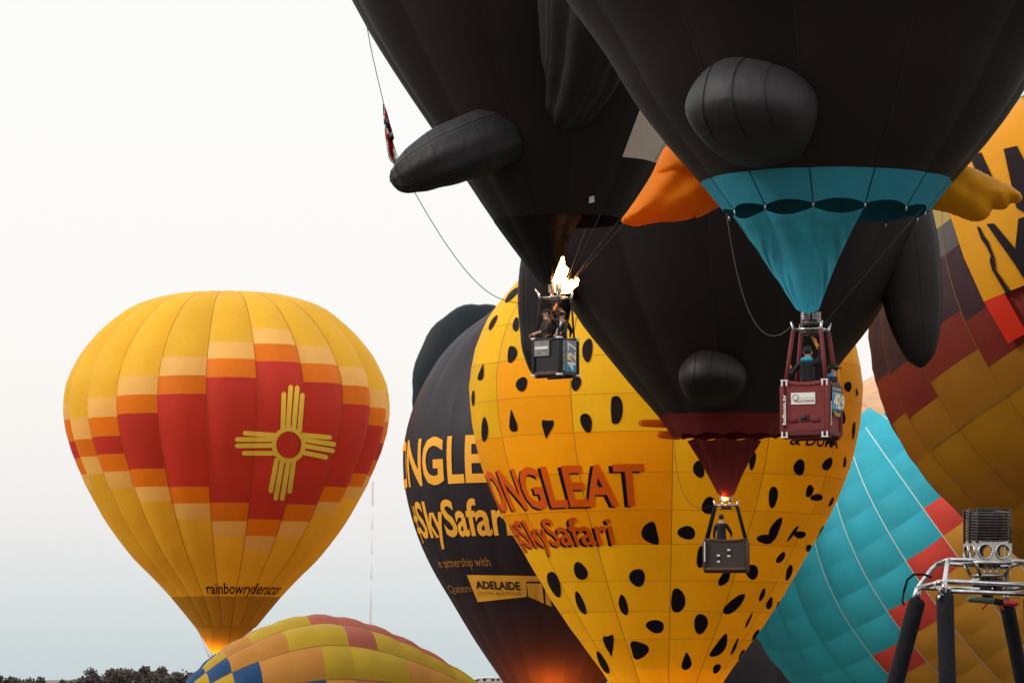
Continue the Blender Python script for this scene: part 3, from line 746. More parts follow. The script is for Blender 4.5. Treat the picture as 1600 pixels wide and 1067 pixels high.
def poly_on(env, name, pts, mat, off, parent):
    bm = bmesh.new(); f = bm.faces.new([bm.verts.new((x, y, 0)) for x, y in pts]); bmesh.ops.triangulate(bm, faces=[f])
    for ax_, lo, hi in ((0, min(p[0] for p in pts), max(p[0] for p in pts)), (1, min(p[1] for p in pts), max(p[1] for p in pts))):
        for c in np.arange(lo + min(6, (hi - lo) / 4), hi, min(6, (hi - lo) / 4)): bmesh.ops.bisect_plane(bm, geom=bm.verts[:] + bm.edges[:] + bm.faces[:], plane_co=(c, 0, 0) if ax_ == 0 else (0, c, 0), plane_no=(1, 0, 0) if ax_ == 0 else (0, 1, 0))
    bm.verts.index_update(); V = [(v.co.x, v.co.y) for v in bm.verts]; Fc = [[v.index for v in f.verts] for f in bm.faces]; bm.free()
    return mk(name, env.cast(V, off), Fc, mat, parent, False)
for pts in ([(1515, 246), (1533, 238), (1560, 298), (1540, 300)], [(1568, 233), (1589, 228), (1610, 270), (1625, 320), (1605, 335), (1588, 325)],
            [(1526, 354), (1531, 355), (1537, 368), (1544, 377), (1554, 404), (1556, 422), (1582, 459), (1572, 459), (1550, 422), (1546, 407), (1548, 400), (1541, 385), (1533, 374)],
            [(1541, 350), (1553, 349), (1586, 389), (1591, 342), (1600, 339), (1616, 338), (1618, 440), (1612, 455), (1584, 411)]):
    poly_on(e5, 'letter', pts, M['spotblack'], .29, ban)
for pts in LOGO: poly_on(e3, 'badge_stripe', [zb(*p) for p in pts], M['letterg'], .05, bd3)

# ------------------------------------------------------------------ 6 leaning turquoise balloon
D6 = 205.0
R6 = px(330, D6)
rot6 = Matrix.Rotation(R(-37), 4, 'Y') @ Matrix.Rotation(R(12), 4, 'X')
cen6 = at(1486, 848, D6); axis6 = rot6 @ Vector((0, 0, 1))
b6 = empty('hot_air_balloon', cen6 - axis6 * (1.42 * R6), rot6)
tag(b6, 'leaning turquoise balloon with white seam lines and red and mango lower steps', 'balloon')
PR6 = [(0, .14), (.18, .27), (.42, .46), (.68, .68), (.92, .845), (1.18, .955), (1.42, 1.0), (1.66, .985), (1.86, .91), (2.03, .78), (2.15, .60), (2.22, .40), (2.255, .18), (2.26, 0)]
e6 = Env(b6, [(z * R6, r_ * R6) for z, r_ in PR6], 30, 5.0, .016); e6.mid_px = (1486, 848)
rowh = px(50, D6)
nrow = int(e6.L / rowh) + 1
rows6 = [max(0, e6.L - i * rowh) for i in range(nrow + 1)]       # from the crown down
def c6(k, i):
    kk = k if k < 15 else k - 30                                 # gore 0 is just right of the middle
    step = 5.0 - kk                                              # one row lower for each gore to the left
    if i < 2 or (kk >= 0 and i < 3): return 'peach'
    if i < step + .5: return 'turq' if (i + kk) % 3 else 'turq2'
    if i < step + 1.5: return 'coral'
    return 'mango'
for k in range(30):
    kk = k if k < 15 else k - 30
    if -9 <= kk <= 8:
        for i in range(nrow):
            if rows6[i] > rows6[i + 1] + .05: e6.panel('panel', k, rows6[i + 1], rows6[i], M[c6(k, i)], nu=6, bv=.09, step=.28)
    else:
        e6.panel('gore', k, 0, rows6[12], M['mango'], nu=5); e6.panel('gore', k, rows6[12], rows6[3], M['turq'], nu=5); e6.panel('gore', k, rows6[3], e6.L, M['peach'], nu=5)
    e6.tape('load_tape', k, M['tape_white'] if kk > -5 else M['turq2'], .040, .012, 0, rows6[3])
for i, (x, y, w_, h_, r_, m) in enumerate(((1352, 627, 18, 6, -25, 'bluebit'), (1352, 641, 20, 6, -20, 'bluebit'), (1349, 648, 14, 4, -15, 'pinkbit'), (1350, 633, 18, 4, -25, 'pinkbit'), (1381, 606, 15, 7, -25, 'pinkbit'), (1387, 611, 10, 5, -25, 'turq'))):
    e6.blob('crown_patch', outline(x, y, w_, h_, r_, 'e', 90 + i), M[m], .08)

# ------------------------------------------------------------------ 7 dark slumped envelope behind the spotted balloon
D7 = 235.0
b7 = empty('hot_air_balloon', at(1150, 1200, D7)); tag(b7, 'dark umber envelope slumped between the spotted and turquoise balloons', 'balloon')
e7 = Env(b7, [(0, px(150, D7)), (px(60, D7), px(156, D7)), (px(110, D7), px(146, D7)), (px(160, D7), px(124, D7)), (px(200, D7), px(95, D7)), (px(230, D7), px(56, D7)), (px(240, D7), 0)], 14, 0, .03)
for k in range(14):
    e7.panel('gore', k, 0, e7.L, M['umber'])
# ------------------------------------------------------------------ penguin balloons
def loft(name, path, mat, parent, D, n=20, ribs=0, ribd=.0, flat=(0, 1, 0), sub=7, wr=.0, seed=1):
    """path: (x px, y px, distance, half width px, half depth px) -> rounded limb in the balloon's space"""
    P_ = np.array([[*(at(x, y, d) - parent.location), px(rw, d), px(rd, d)] for x, y, d, rw, rd in path]); out = []
    k = len(P_); E = np.vstack([2 * P_[0] - P_[1], P_, 2 * P_[-1] - P_[-2]])
    for i in range(1, k):
        p0, p1, p2, p3 = E[i - 1:i + 3]
        for t in np.linspace(0, 1, sub, endpoint=False):
            out.append(.5 * ((2 * p1) + (-p0 + p2) * t + (2 * p0 - 5 * p1 + 4 * p2 - p3) * t * t + (-p0 + 3 * p1 - 3 * p2 + p3) * t ** 3))
    out.append(P_[-1]); out = np.array(out); out[:, 3:] = np.maximum(out[:, 3:], .01)
    rg = random.Random(seed); ph = [rg.uniform(0, 6.28) for _ in range(6)]
    V = []; m = len(out); nrm = Vector(flat).normalized()
    for i in range(m):
        c = Vector(out[i, :3]); t = (Vector(out[min(i + 1, m - 1), :3]) - Vector(out[max(i - 1, 0), :3])).normalized()
        a = t.cross(nrm).normalized(); b = a.cross(t).normalized()
        for j in range(n):
            q = 2 * math.pi * j / n
            f = 1 + wr * (math.sin(3 * q + ph[0] + i * .21) * .5 + math.sin(5 * q + ph[1] - i * .33) * .35 + math.sin(i * .8 + ph[2]) * .4)
            if ribs: f += ribd * abs(math.sin(ribs * q / 2)) - ribd
            V.append(c + a * out[i, 3] * f * math.cos(q) + b * out[i, 4] * f * math.sin(q))
    V.append(Vector(out[0, :3])); V.append(Vector(out[-1, :3]))
    Fc = grid_faces(n, m, True) + [(j, (j + 1) % n, m * n)[::-1] for j in range(n)] + [((m - 1) * n + j, (m - 1) * n + (j + 1) % n, m * n + 1) for j in range(n)]
    o = mk(name, V, Fc, mat, parent)
    if n >= 28:
        for j in range(2, n, n // 5): MB().tube([V[i * n + j] for i in range(2, m - 2)], .010, 5).build('seam', M['pengu_seam'], o)
        for i in range(sub, m - sub, sub): MB().tube([V[i * n + j % n] for j in range(n + 1)], .008, 5).build('seam', M['pengu_seam'], o)
    return o
def knob(name, parent, x, y, D, rw, rd, rh, yaw, tilt, mat, ribs=10, ribd=.0):
    """blunt stuffed tail pointing outwards"""
    rot = Matrix.Rotation(R(yaw), 3, 'Z') @ Matrix.Rotation(R(tilt), 3, 'X')
    c = at(x, y, D) - parent.location; V = []; n, m = 40, 20
    def pt(a, ph, k):
        sx = abs(math.sin(ph)); f = k * (1 + .035 * math.sin(3 * a + 1) * sx ** 2 + .02 * math.sin(5 * a + 4 * ph) * sx ** 2)
        z = rh * sx * math.sin(a) * f; y = -rd * math.cos(ph) * k
        if z < 0: y += rh * 1.15 * (-z / rh) ** 2; z *= 1.10           # the underside runs back into the body
        return Vector((rw * sx * math.cos(a) * f * (1 - .10 * math.sin(a)), y, z))
    for j in range(m + 1):
        for i in range(n): V.append(c + rot @ pt(2 * math.pi * i / n, math.pi * j / m, 1.0))
    o = mk(name, V, grid_faces(n, m + 1, True), mat, parent)
    for cx in (-.42, .08, .55):        # stitched seams running over the top and down the front
        q = []
        for t in np.linspace(-.9, 2.3, 40):
            w_ = math.sqrt(1 - cx * cx); sph = math.sqrt(cx * cx + (w_ * math.cos(t)) ** 2); q.append(c + rot @ pt(math.atan2(w_ * math.cos(t) / sph, cx / sph), math.acos(max(-1, min(1, w_ * math.sin(t)))), 1.012))
        MB().tube(q, .010, 5).build('seam', M['pengu_seam'], o)
    return o
def scoop(name, env, parent, th0, th1, bot, bw, mat, droop, n=64, m=40, wr=.03, hang=.10):
    """cloth funnel from the mouth ring down to the burner"""
    V = []; rg = random.Random(5)
    for i in range(n + 1):
        u = i / n; th = R(th0 + (th1 - th0) * u)
        top = Vector(env.P(0.0, th)) + Vector((0, 0, -hang - droop * abs(math.sin(math.pi * (th - env.ph) / (2 * math.pi / env.N)))))
        b = Vector(bot) + Vector((bw * (u - .5) * 2, -.25 * math.cos((u - .5) * 2.4), .10 * (abs(u - .5) * 2) ** 2))
        for j in range(m + 1):
            t = j / m; p = top.lerp(b, t)
            s_ = math.sin(math.pi * t); e_ = abs(u - .5) * 2
            p += Vector((0, 1, 0)) * .22 * s_ + Vector((-(u - .5) * 2, 0, 0)) * .05 * s_ * e_ ** 2
            fold = min(1.0, max(0.0, (e_ - .15) / .6)); sgn = 1 if u > .5 else -1       # folds run from the upper corners down to the burner
            p += Vector((0, -1, 0)) * wr * (.5 * math.sin(24 * (e_ * .9 - t * .75) + sgn) * fold * s_ ** .7 + .28 * math.sin(41 * (e_ * .8 - t * .8) + 2 * sgn) * fold * s_
                                            + .5 * math.sin(9 * t + 3 * u) * s_ * .5 + .35 * math.sin(30 * t) * max(0, .25 - t) * 2)
            V.append(p)
    return mk(name, V, grid_faces(m + 1, n + 1), mat, parent)

# ---- A: penguin seen from behind, upper left
DA = 108.0; AXA = 876
PRA = [(-900, 0), (-890, 60), (-850, 150), (-780, 220), (-680, 270), (-590, 290), (-500, 340), (-380, 400), (-260, 424), (-150, 408), (-60, 362), (0, 327), (51, 299), (128, 250), (199, 202), (277, 150), (321, 121), (346, 104)]
pA = upright(AXA, DA, 588, 'penguin_balloon')
tag(pA, 'black penguin balloon with white belly, burner flame and basket numbered 427', 'balloon')
eA = Env(pA, prof_px(PRA, DA, AXA, 588), 12, 36, .022); eA.mid_px = (AXA, 100)
zzA = lambda y: at(AXA, y, DA).z - pA.location.z
qb = eA.s_of_z(zzA(262)); qt = eA.s_of_z(zzA(-520))
for k in range(12):
    if k in (0, 1, 2, 3, 4):         # belly side, turned away to the right
        eA.panel('gore', k, 0, qb, M['pengu'], arch=-.0); eA.panel('belly_panel', k, qb, qt, M['belly']); eA.panel('gore', k, qt, eA.L, M['pengu'])
    else: eA.panel('gore', k, 0, eA.L, M['pengu'], nu=10)
    eA.tape('load_tape', k, M['pengu_tape'], .03, .012)
loft('tail', [(845, 196, DA - 1.2, 36, 34), (800, 207, DA - 2.1, 46, 42), (742, 226, DA - 2.6, 51, 48), (685, 249, DA - 2.6, 46, 43), (650, 266, DA - 2.5, 37, 35), (628, 277, DA - 2.4, 27, 26), (615, 281, DA - 2.4, 15, 14), (609, 283, DA - 2.4, 1, 1)], M['pengu_limb'], pA, DA, n=40, ribs=10, ribd=.05, wr=.035)
loft('flipper', [(985, -330, DA - 6.2, 60, 30), (968, -200, DA - 6.6, 92, 45), (940, -60, DA - 5.9, 98, 56), (921, 40, DA - 5.0, 80, 52), (905, 120, DA - 3.9, 62, 46), (889, 168, DA - 3.2, 42, 34), (878, 190, DA - 2.8, 22, 20), (872, 200, DA - 2.4, 1, 1)], M['pengu_limb'], pA, DA, n=48, ribs=9, ribd=.16, wr=.03)
locA = Vector((px(868 - AXA, DA), 0, 0))
bkA, TA, putA = basket(pA, locA, R(-40), .86, .74, .98, M['blackpad'], M['blackpad'], M['brownpad'], M['blackpad'], .62, .56, 2.08, post_r=.028)
buA = burner(pA, TA, putA, 2.08)
scoop('scoop', eA, pA, -150, 18, at(850, 447, DA - .1) - pA.location, .22, M['pengu_scoop'], .04, hang=-.02)
fA = [tuple(at(x, y, DA + .12) - pA.location) for x, y in ((880, 452), (873, 437), (876, 419), (880, 402), (886, 449), (895, 445), (903, 436))]
flame_mesh('flame', pA, [([fA[0], fA[1], fA[2], fA[3]], [.12, .21, .17, .03]), ([fA[0], fA[4], fA[5], fA[6]], [.12, .16, .13, .04])], M['flame'], 4)
lamp('flame_light', at(884, 432, DA + .15) - pA.location, 4, .18, parent=pA)
for k in range(12):
    if math.sin(eA.ang(k)) > .2: rope('flying_wire', [Vector(eA.P(0.0, eA.ang(k))), TA((.30, -.05, 2.2))], .009, M['wire'], pA, 4)
for sx in (-1, 1): rope('carabiner_strap', [TA((sx * .31, -.28, 2.1)), TA((sx * .42, -.33, 2.34))], .028, M['chrome'], pA, 6)
def facept(w, d, side, u, z, out=.01):
    if side == 'f': return Vector((u, -d / 2 - out, z))
    return Vector((w / 2 + out, u, z))
# signs on the basket
def plate(name, T, put, w, d, side, u0, u1, z0, z1, mat, parent, out=.035, th=.012):
    c = facept(w, d, side, (u0 + u1) / 2, (z0 + z1) / 2, out)
    dim = (u1 - u0, th, z1 - z0) if side == 'f' else (th, u1 - u0, z1 - z0)
    return put(MB().box(c, dim), name, mat, parent, False)
def face_text(name, T, txt, w, d, side, u0, u1, z0, z1, mat, parent, out=.046, bold=.0, up='z', spacing=1.0):
    A = T(facept(w, d, side, u0, z0, out)); B = T(facept(w, d, side, u1, z0, out)); C = T(facept(w, d, side, u0, z1, out)); Dd = T(facept(w, d, side, u1, z1, out))
    if up == 'z': return sign_text(name, txt, mat, parent, A, B - A, C - A, bold, spacing)
    if up == 'l': return sign_text(name, txt, mat, parent, B, Dd - B, A - B, bold, spacing)      # reads upwards
    return sign_text(name, txt, mat, parent, C, A - C, Dd - C, bold, spacing)                 # reads downwards
wA, dA = .86, .74
cl = plate('cloth_patch', TA, putA, wA, dA, 'f', -.40, .12, .52, .93, M['grey'], bkA)
plate('white_bar', TA, putA, wA, dA, 'f', -.36, .09, .70, .77, M['white'], cl, .046)
sg = plate('number_sign', TA, putA, wA, dA, 'r', -.30, .31, .10, .95, M['black'], bkA)
for (u0, u1, z0, z1, mt) in ((-.16, .28, .10, .36, 'signblue'), (-.16, .28, .361, .93, 'signgrey'), (-.10, .10, .40, .58, 'signyel')):
    plate('sign_field', TA, putA, wA, dA, 'r', u0, u1, z0, z1, M[mt], sg, .044 if mt != 'signyel' else .05, .006)
face_text('number', TA, '427', wA, dA, 'r', -.10, .26, .14, .90, M['white'], sg, .058, .015, 'l')
face_text('small_print', TA, 'BALLOON FIESTA', wA, dA, 'r', -.27, -.19, .14, .92, M['white'], sg, .048, 0, 'l')
for p in ((-.43, -.37, .99), (.43, -.37, .99), (.43, .37, .99), (.43, -.37, .02), (-.43, -.37, .02), (.43, .37, .02)):
    putA(MB().box((p[0], p[1], p[2]), (.13, .13, .05), bev=.008), 'corner_cap', M['white'], bkA)
# small placard on the envelope
quad_on(eA, 'placard', [(921, 308), (928, 306), (929, 316), (920, 318)], M['white'], .05, pA, 4)

# ---- B: penguin seen from behind, nearest, upper right
DB = 85.0; AXB = 1294
PRB = [(-1100, 0), (-1090, 80), (-1040, 200), (-950, 300), (-830, 350), (-720, 375), (-600, 440), (-450, 510), (-300, 540), (-180, 518), (-90, 465), (0, 406), (76, 350), (164, 296), (226, 249), (287, 196), (335, 157)]
pB = upright(AXB, DB, 683, 'penguin_balloon')
tag(pB, 'huge black penguin balloon with petrol blue scoop and red padded basket', 'balloon')
eB = Env(pB, prof_px(PRB, DB, AXB, 683), 12, -12, .024); eB.mid_px = (AXB, 60)
zzB = lambda y: at(AXB, y, DB).z - pB.location.z
qB = eB.s_of_z(zzB(286))
for k in range(12):
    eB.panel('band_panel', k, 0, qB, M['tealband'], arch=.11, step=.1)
    eB.panel('gore', k, qB, eB.L, M['pengu'], nu=10)
    eB.tape('load_tape', k, M['spotblack'], .022, .01, 0, qB); eB.tape('load_tape', k, M['pengu_tape'], .025, .012, qB)
for k in range(12): putp = MB().tube([Vector(eB.P(0.0, eB.ang(k))) + Vector((0, 0, .02)), Vector(eB.P(0.0, eB.ang(k))) + Vector((0, 0, -.09))], .022, 6).build('shackle', M['steel'], pB)
knob('tail', pB, 1172, 166, DB - 3.3, px(100, DB), 1.3, px(76, DB), -24, 0, M['pengu_limb'])
def pillow(name, pts, D, thick, mat, parent, edge=34.0, seed=2):
    """stuffed shape: outline at a distance, swelling from its rim to a real rounded thickness"""
    O = np.array(pts, float)
    for _ in range(2):      # round the corners
        O = np.concatenate([[.75 * O[i] + .25 * O[(i + 1) % len(O)], .25 * O[i] + .75 * O[(i + 1) % len(O)]] for i in range(len(O))])
    bm = bmesh.new(); f = bm.faces.new([bm.verts.new((x, y, 0)) for x, y in O]); bmesh.ops.triangulate(bm, faces=[f])
    lo, hi = O.min(0), O.max(0)
    for ax_ in (0, 1):
        for c in np.arange(lo[ax_] + 4, hi[ax_], 5): bmesh.ops.bisect_plane(bm, geom=bm.verts[:] + bm.edges[:] + bm.faces[:], plane_co=(c, 0, 0) if ax_ == 0 else (0, c, 0), plane_no=(1, 0, 0) if ax_ == 0 else (0, 1, 0))
    bmesh.ops.triangulate(bm, faces=bm.faces[:]); bm.verts.index_update()
    P_ = np.array([v.co[:2] for v in bm.verts]); Fc = [[v.index for v in f.verts] for f in bm.faces]; rim = np.array([v.is_boundary for v in bm.verts]); bm.free()
    A, B = O, np.roll(O, -1, 0); d = np.full(len(P_), 1e9)
    for a, b in zip(A, B):
        t = np.clip(((P_ - a) @ (b - a)) / max(1e-9, (b - a) @ (b - a)), 0, 1); d = np.minimum(d, np.linalg.norm(P_ - (a + t[:, None] * (b - a)), axis=1))
    q = np.clip(d / edge, 0, 1); hgt = thick * np.sqrt(1 - (1 - q) ** 2) * (1 + .05 * np.sin(P_[:, 0] * .11 + seed) * np.sin(P_[:, 1] * .13)); hgt[rim] = 0
    mid = [at(x, y, D) - parent.location if parent.parent is None else at(x, y, D) - parent.parent.location for x, y in P_]
    n = len(P_); V = [m + Vector((0, -h_, 0)) for m, h_ in zip(mid, hgt)] + [m + Vector((0, h_ + 1e-4, 0)) for m, h_ in zip(mid, hgt)]
    return mk(name, V, Fc + [tuple(i + n for i in f)[::-1] for f in Fc], mat, parent)
ft = pillow('foot', [(1040, 226), (1028, 250), (1019, 272), (1000, 302), (982, 328), (968, 346), (978, 351), (994, 354), (1010, 351), (1026, 347), (1044, 347), (1062, 346), (1078, 342), (1096, 339), (1120, 325), (1170, 305), (1200, 270), (1180, 230), (1130, 215), (1080, 212)], DB + 3.0, .8, M['footor'], pB)
ft['label'] = 'glowing orange left foot'
pillow('heel', [(1044, 230), (1030, 250), (1020, 274), (1036, 284), (1060, 288), (1085, 292), (1120, 290), (1150, 260), (1130, 228), (1085, 215)], DB + 2.78, .72, M['footor'], ft)
ft = pillow('foot', [(1400, 300), (1430, 262), (1480, 254), (1514, 259), (1548, 276), (1580, 291), (1600, 307), (1592, 319), (1578, 317), (1573, 327), (1560, 328), (1550, 326), (1545, 340), (1530, 347), (1514, 345), (1495, 337), (1470, 329), (1430, 326)], DB + 2.0, .7, M['footye'], pB)
ft['label'] = 'yellow right foot with scalloped toes'
locB = Vector((px(1268 - AXB, DB), 0, 0))
wB, dB = .97, .88
bkB, TB, putB = basket(pB, locB, R(-21), wB, dB, 1.12, M['redpad'], M['redpad'], M['redpad2'], M['redpad'], .60, .56, 2.24, post_r=.042)
buB = burner(pB, TB, putB, 2.24)
putB(MB().tube([(0, 0, 2.28), (0, 0, 2.44)], .19, 14), 'windshield', M['darksteel'], buB)
scoop('scoop', eB, pB, -74, 17, TB((-.06, -.05, 2.56)), .24, M['teal'], .13, hang=.09, wr=.085)
CBN = Vector(eB.P(0.0, R(-86)))
rope('drop_line', sag(CBN, TB((-.33, -.3, 2.3)), 1.05, 20, Vector((-.12, 0, 0))), .006, M['rope'], pB)
rope('flying_wire', [Vector(eB.P(0.0, R(64))), TB((.33, -.2, 2.32))], .005, M['wire'], pB)
plB = plate('name_plate', TB, putB, wB, dB, 'f', -.30, .22, .66, .90, M['white'], bkB, .012)
face_text('print', TB, 'exclusive', wB, dB, 'f', -.20, .20, .775, .81, M['signred'], plB, .024, 0, spacing=1.5)
face_text('print', TB, '*BALLOONING', wB, dB, 'f', -.24, .20, .70, .755, M['signred'], plB, .024, .02)
putB(MB().torus((-.20, -dB / 2 - .02, .80), .06, .006, 'Y', 20, 5), 'print_swirl', M['black'], plB)
face_text('lettering', TB, 'balloon.tv', wB, dB, 'f', -.475, -.395, .24, .86, M['white'], bkB, .066, .03, 'l')
face_text('lettering', TB, 'balloon.tv', wB, dB, 'r', -.43, -.34, .20, .72, M['white'], bkB, .066, .03, 'd')
putB(MB().box((-.02, -dB / 2 - .012, .38), (.19, .03, .16), bev=.01), 'step_frame', M['redpad2'], bkB)
putB(MB().box((-.02, -dB / 2 - .030, .38), (.13, .012, .09)), 'step_hole', M['black'], bkB)
putB(MB().box((-.04, -dB / 2 - .014, .115), (.82, .04, .07), bev=.012), 'padded_strip', M['redpad2'], bkB)
putB(MB().box((-.26, -dB / 2 - .014, .33), (.18, .03, .09), bev=.02), 'strap_pad', M['redpad2'], bkB)
putB(MB().box((.22, -dB / 2 - .014, .33), (.20, .03, .08), bev=.02), 'strap_pad', M['redpad2'], bkB)
sgB = plate('number_sign', TB, putB, wB, dB, 'r', -.36, .42, .48, 1.06, M['black'], bkB, .062)
for (u0, u1, z0, z1, mt) in ((-.34, -.04, .56, .92, 'signblue'), (-.038, .40, .56, .92, 'signgrey'), (-.10, .10, .66, .90, 'signyel')):
    plate('sign_field', TB, putB, wB, dB, 'r', u0, u1, z0, z1, M[mt], sgB, .070 if mt != 'signyel' else .075, .006)
face_text('number', TB, '429', wB, dB, 'r', -.28, .50, .58, .88, M['white'], sgB, .084, .02)
face_text('small_print', TB, 'BALLOONING', wB, dB, 'r', -.32, .30, .955, 1.01, M['white'], sgB, .076, .01)
face_text('small_print', TB, 'Pxom', wB, dB, 'r', -.20, .22, .42, .52, M['signyel'], sgB, .076, .02)
for p in ((-.485, -.44, 1.10), (.485, -.44, 1.10), (-.485, -.44, .03), (.485, -.44, .03)):
    for dx in (0, 1):
        putB(MB().box((p[0] + (.05 if p[0] < 0 else -.05) * dx * 2, p[1] - .05, p[2]), (.035, .02, .12), bev=.006), 'corner_cap', M['white'], bkB)
    putB(MB().box((p[0] + (.05 if p[0] < 0 else -.05), p[1] - .052, p[2] + (.06 if p[2] > .5 else -.05)), (.16, .02, .025), bev=.006), 'corner_cap', M['white'], bkB)

# ---- C: penguin seen from behind, farthest, in the middle
DC = 135.0; AXC = 1137
PRC = [(-560, 0), (-552, 50), (-520, 130), (-460, 190), (-380, 225), (-300, 245), (-220, 285), (-120, 330), (0, 356), (110, 362), (210, 350), (300, 325), (380, 291), (440, 264), (500, 231), (560, 184), (610, 143), (650, 108), (684, 84)]
pC = upright(AXC, DC, 892, 'penguin_balloon')
tag(pC, 'black penguin balloon with dark red scoop and brown wicker basket', 'balloon')
eC = Env(pC, prof_px(PRC, DC, AXC, 892), 12, -8, .022); eC.mid_px = (AXC, 450)
zzC = lambda y: at(AXC, y, DC).z - pC.location.z
qC = eC.s_of_z(zzC(651))
for k in range(12):
    eC.panel('band_panel', k, 0, qC, M['maroon'], arch=.10, step=.1)
    eC.panel('gore', k, qC, eC.L, M['pengu'], nu=10); eC.tape('load_tape', k, M['pengu_tape'], .03, .012, qC)
knob('tail', pC, 1112, 588, DC - 3.5, px(52, DC), 1.0, px(42, DC), -10, 0, M['pengu'])
loft('flipper', [(900, 300, DC - 1.0, 30, 25), (875, 360, DC - 1.2, 46, 32), (856, 430, DC - 1.4, 48, 32), (850, 500, DC - 1.4, 41, 28), (846, 550, DC - 1.4, 32, 24), (842, 580, DC - 1.4, 16, 14), (840, 589, DC - 1.4, 1, 1)], M['pengu'], pC, DC, n=28, ribs=6, ribd=.08, wr=.03)
loft('flipper', [(1395, 250, DC - 1.0, 30, 20), (1408, 320, DC - 1.2, 46, 32), (1420, 400, DC - 1.3, 50, 34), (1426, 470, DC - 1.3, 48, 32), (1432, 520, DC - 1.3, 38, 28), (1437, 555, DC - 1.3, 24, 20), (1440, 570, DC - 1.3, 9, 9), (1441, 574, DC - 1.3, 1, 1)], M['pengu'], pC, DC, n=28, ribs=4, ribd=.03, wr=.01)
for (xa, ya, xb, yb) in ((1060, 662, 1001, 661), (1060, 680, 1028, 679)):
    tf = loft('toe', [(xa, ya, DC + .5, 7, 7), ((xa + xb) / 2, (ya + yb) / 2, DC + .2, 6.5, 6.5), (xb + 4, yb, DC, 5.5, 5.5), (xb + 1, yb, DC, 4, 4), (xb, yb, DC, .5, .5)], M['footor'], pC, DC, n=14)
    loft('claw', [(xb + 3, yb - 1, DC - .12, 3.5, 3), (xb, yb - 1, DC - .1, 3, 2.5), (xb - 2, yb, DC - .1, .5, .5)], M['spotblack'], tf, DC, n=10).parent = tf
locC = Vector((px(1135 - AXC, DC), 0, 0))
wC, dC = 1.40, 1.05
bkC, TC, putC = basket(pC, locC, R(-5), wC, dC, 1.02, M['wick'], M['brownpad'], M['brownpad'], M['pad'], .72, .60, 2.16, post_r=.055)
buC = burner(pC, TC, putC, 2.16)
flame_mesh('flame', pC, [([TC((-.04, -.1, 2.34)), TC((-.05, -.1, 2.42)), TC((-.04, -.1, 2.5))], [.07, .085, .02])], M['glow'])
lamp('flame_light', TC((-.05, -.3, 2.5)), 10, .08, parent=pC)
scoop('scoop', eC, pC, -50, 36, TC((0, -.05, 2.42)), .27, M['maroon'], .10, hang=.08, wr=.03)
rope('drop_line', sag(Vector(eC.P(0.0, R(-80))), TC((-.33, -.3, 2.2)), .9, 16, Vector((-.3, 0, 0))), .008, M['darkrope'], pC)
for (u, z) in ((-.24, .40), (.10, .58)):
    lt = plate('strap_loop', TC, putC, wC, dC, 'f', u - .05, u + .05, z - .09, z + .09, M['black'], bkC, .012)
    for dz in (-.10, .10): plate('white_tab', TC, putC, wC, dC, 'f', u - .05, u + .05, z + dz - .03, z + dz + .03, M['white'], lt, .018)
plate('tan_strip', TC, putC, wC, dC, 'f', -.68, .62, .03, .10, M['wickt'], bkC, .04)
plate('white_strap', TC, putC, wC, dC, 'f', -.71, -.67, .30, .95, M['white'], bkC, .07)

# ------------------------------------------------------------------ crown line of penguin A, with a limp flag
pts = [at(x, y, DA + .4) for x, y in ((560, -60), (574, 45), (586, 105), (599, 160), (613, 220), (630, 268), (652, 308), (678, 352), (705, 393), (735, 431), (765, 458), (795, 471), (836, 475))]
fine = []
for i in range(len(pts) - 1):
    p0, p1, p2, p3 = pts[max(i - 1, 0)], pts[i], pts[i + 1], pts[min(i + 2, len(pts) - 1)]
    for t in np.linspace(0, 1, 6, endpoint=False): fine.append(.5 * ((2 * p1) + (p2 - p0) * t + (2 * p0 - 5 * p1 + 4 * p2 - p3) * t * t + (3 * p1 - p0 - 3 * p2 + p3) * t ** 3))
pts = fine + [pts[-1]]
tag(rope('tether_rope', pts, .011, M['darkrope']), 'thin dark rope hanging from the left penguin down to basket 427', 'rope')
fl = empty('flag', at(600, 166, DA + .3)); tag(fl, 'limp red, white and navy flag tied to the thin rope', 'flag')
Lx = [(598, 163), (599, 182), (600, 195), (602, 213), (604, 228), (607, 246), (611, 253), (620, 261)]
Rx = [(600, 162), (605, 176), (609, 192), (613, 205), (616, 216), (613, 222), (618, 240), (622, 256)]
def fp(u, v):
    i = v * (len(Lx) - 1); a = int(min(i, len(Lx) - 2)); f = i - a
    l = np.array(Lx[a]) * (1 - f) + np.array(Lx[a + 1]) * f; r_ = np.array(Rx[a]) * (1 - f) + np.array(Rx[a + 1]) * f
    p = l * (1 - u) + r_ * u
    return at(p[0], p[1], DA + .3 + .16 * math.sin(u * 5 + v * 7) + .05 * math.sin(v * 23)) - fl.location
pat = ['nrwn', 'nwrr', 'wrrn', 'nnwr', 'wnnr', 'rwrn', 'rrww', 'wrnn', 'wrrn', 'wrrr', 'wrrr', 'wrrw', 'wrww', 'rwrw']
for mname, ch in (('fl_red', 'r'), ('fl_white', 'w'), ('fl_navy', 'n')):
    mb = MB()
    for j, row in enumerate(pat):
        for i, c in enumerate(row):
            if c != ch: continue
            q = []
            for (du, dv) in ((0, 0), (1, 0), (1, 1), (0, 1)):
                sk = .25 * math.sin(j * 1.7 + i)
                q.append(fp(min(1, max(0, (i + du) / 4)), min(1, max(0, (j + dv + (sk if 0 < j + dv < 14 and False else 0)) / 14))))
            mb.add(q + [v + Vector((0, .012, 0)) for v in q], [(0, 1, 2, 3), (7, 6, 5, 4), (0, 4, 5, 1), (1, 5, 6, 2), (2, 6, 7, 3), (3, 7, 4, 0)])
    mb.build({'r': 'red_cloth', 'w': 'white_cloth', 'n': 'navy_cloth'}[ch], M[mname], fl)

